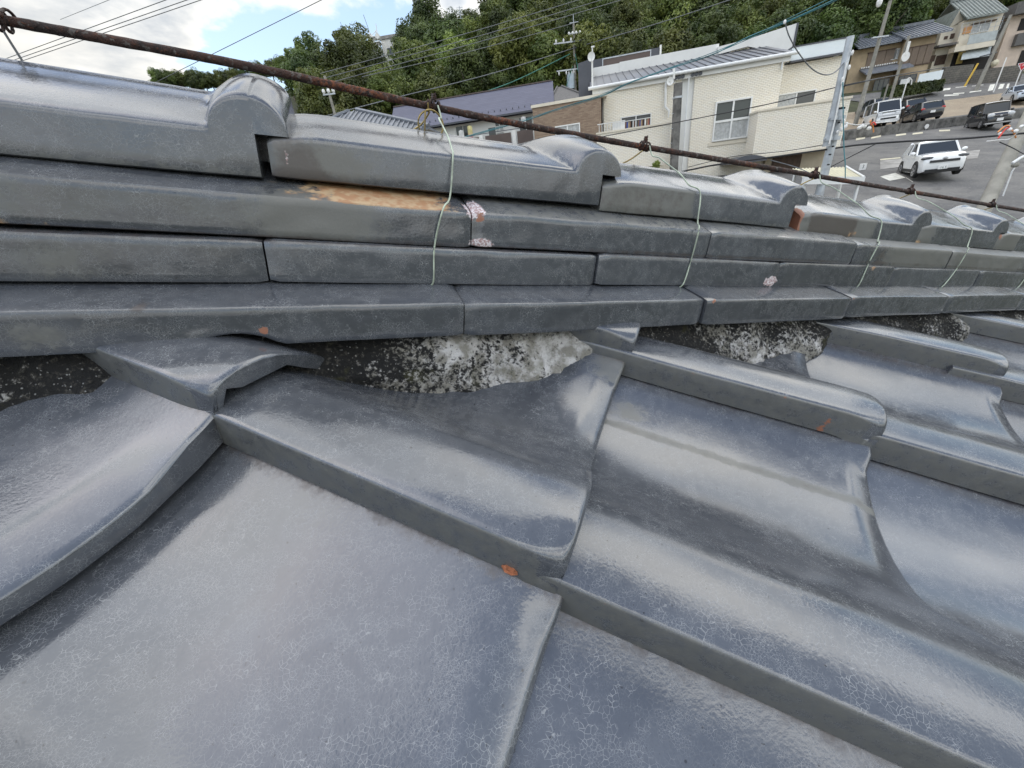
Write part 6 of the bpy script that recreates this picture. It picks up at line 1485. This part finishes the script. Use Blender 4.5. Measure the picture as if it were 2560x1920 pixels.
        for sgn in (-1, 1): MB().prism([(hl * .5, clr + .05), (-hl * .5, clr + .05), (-hl * .5, clr + .20), (hl * .5, clr + .17)], sgn * hw * .99, sgn * hw * 1.012, 1).obj('sill_trim', MT['black'], e_)
    elif kind == 'kei':
        for sgn in (-1, 1):
            MB().ball((hl * .945, sgn * hw * .68, .76), .17, 14, 9, (.55, 1.15, .85)).obj('headlight', MT['headlamp'], e_)
            MB().ball((hl * .97, sgn * hw * .62, .36), .06, 8, 6, (.5, 1, 1)).obj('fog_lamp', MT['headlamp'], e_)
        MB().prism([(hl * .93, .74), (hl * .995, .70), (hl * .998, .62), (hl * .93, .62)], -hw * .45, hw * .45, 1).obj('grille', MT['black'], e_)
        MB().ball((hl * .995, 0, .70), .06, 10, 6, (.3, 1.2, .8)).obj('badge', MT['rim'], e_)
        MB().prism([(hl * .2, clr + .02), (hl * 1.005, clr + .05), (hl * 1.005, clr + .13), (hl * .2, clr + .1)], -hw * .95, hw * .95, 1).obj('lower_trim', MT['rim'], e_)
    elif kind == 'van':
        for sgn in (-1, 1): MB().prism([(hl * .93, .98), (hl * .985, .92), (hl * 1.002, .72), (hl * .93, .72)], sgn * hw * .55, sgn * hw * .90, 1).obj('headlight', MT['headlamp'], e_)
        MB().prism([(hl * .93, .84), (hl * 1.0, .82), (hl * 1.005, .72), (hl * .93, .72)], -hw * .5, hw * .5, 1).obj('grille', MT['rim'], e_)
        MB().prism([(hl * .93, .60), (hl * 1.01, .58), (hl * 1.01, .46), (hl * .93, .46)], -hw * .62, hw * .62, 1).obj('lower_grille', MT['black'], e_)
        MB().prism([(hl * .9, .44), (hl * 1.02, .43), (hl * 1.01, .27), (hl * .9, .25)], -hw * .93, hw * .93, 1).obj('bumper', MT[paint], e_, smooth=30)
    else:
        if front:
            for sgn in (-1, 1): MB().ball((hl * .93, sgn * hw * .72, .66), .15, 10, 7, (.7, 1.3, .6)).obj('headlight', MT['headlamp'], e_)
            MB().prism([(hl * .93, .52), (hl * 1.0, .5), (hl * 1.0, .34), (hl * .93, .34)], -hw * .6, hw * .6, 1).obj('grille', MT['black'], e_)
        for sgn in (-1, 1): MB().ball((-hl * .955, sgn * hw * .78, .86), .12, 10, 7, (.5, 1.3, .8)).obj('tail_light', MT['redlamp'], e_)
    def plate(x, z, txt=None, rear=False):
        o = MB().box(min(x, x + (.02 if not rear else -.02)), max(x, x + (.02 if not rear else -.02)), -.165, .165, z - .085, z + .085).obj('number_plate', MT['plate'], e_)
        if txt:
            t_ = bpy.data.curves.new('plate_text', 'FONT'); t_.body = txt; t_.size = .13; t_.align_x = 'CENTER'; t_.align_y = 'CENTER'; to_ = bpy.data.objects.new('plate_text', t_); COL.objects.link(to_); bpy.context.view_layer.update(); me_ = bpy.data.meshes.new_from_object(to_); bpy.data.objects.remove(to_)
            q_ = link('plate_text', me_, o, MT['ink']); q_.matrix_local = Matrix.Translation((x + .0225, 0, z - .02)) @ Matrix.Rotation(math.pi / 2, 4, 'Z') @ Matrix.Rotation(math.pi / 2, 4, 'X')
    if front: plate(hl * 1.012, .42 if kind not in ('kei', 'van') else (.46 if kind == 'kei' else .36), '\u00b716 5' if kind == 'suv' else None)
    else: plate(-hl * 1.005, .62, None, True)
    for sgn in (-1, 1): MB().ball((hl * (K['ws'] - .04), sgn * (hw + .09), bz + .06), .10, 9, 6, (.7, 1.1, .8)).obj('mirror', MT[paint], e_, smooth=60)
    for sgn in (-1, 1):
        for xx in ((.12, -.28) if kind != 'van' else (.3, -.2)): MB().box(hl * xx, hl * xx + .18, sgn * hw * .985 - .01, sgn * hw * .985 + .025 * sgn + .01, bz - .16, bz - .125).obj('door_handle', MT[paint], e_)
    return e_
def hd(px_, py_, ang):                                # heading: angle from facing the viewer, turned to the picture's right
    P = ground_hit(px_, py_); v = math.atan2(CAM[1] - P[1], CAM[0] - P[0]); return P, v + ang
P, h_ = hd(2314, 441, math.radians(15)); P[2] = zground(P[0], P[1]) + .02; car('suv', 'carwhite', 'white compact crossover car driving in the lower lot nearest the ridge', P, h_, 3.7, 1.66, 1.56, 'white_car')
P = at(2196, 309, 41.2); P[2] = zground(P[0], P[1]) + .02; P, h_ = P, math.atan2(-P[1], -P[0]) + math.radians(14); car('van', 'carwhite', 'white delivery van parked nose out beside the black hatchback', P, h_, 4.7, 1.70, 1.98, 'parked_van')
P = at(2462, 322, 33.0); P[2] = zground(P[0], P[1]) + .02; car('kei', 'carblack', 'boxy black kei car with round headlights on the lower road', P, math.atan2(-P[1], -P[0]) + math.radians(20), 3.4, 1.475, 1.66, 'black_car')
P = at(2298, 297, 41.0); P[2] = zground(P[0], P[1]) + .02; car('hatch', 'carblack', 'black hatchback seen from behind, parked right of the white van', P, math.atan2(P[1], P[0]) + math.radians(21), 4.2, 1.75, 1.46, front=False)
P = at(2262, 268, 44.6); P[2] = zground(P[0], P[1]) + .02; car('hatch', 'carblack', 'dark car with red tail lights half hidden behind the van and hatchback', P, math.atan2(P[1], P[0]) + math.radians(24), 4.3, 1.75, 1.45, front=False)
P = at(2538, 270, 45.0); P[2] = zground(P[0], P[1]) + .02; car('suv', 'carsilver', 'silver blue crossover parked above the kei car at the right edge', P, math.atan2(-P[1], -P[0]) + math.radians(16), 4.3, 1.8, 1.55)
P = at(2186, 250, 47.5); P[2] = zground(P[0], P[1]) + .02; car('hatch', 'cargrey', 'dark grey car parked behind the white van below the leaning pole', P, math.atan2(P[1], P[0]) + math.radians(24), 4.2, 1.7, 1.5, front=False)
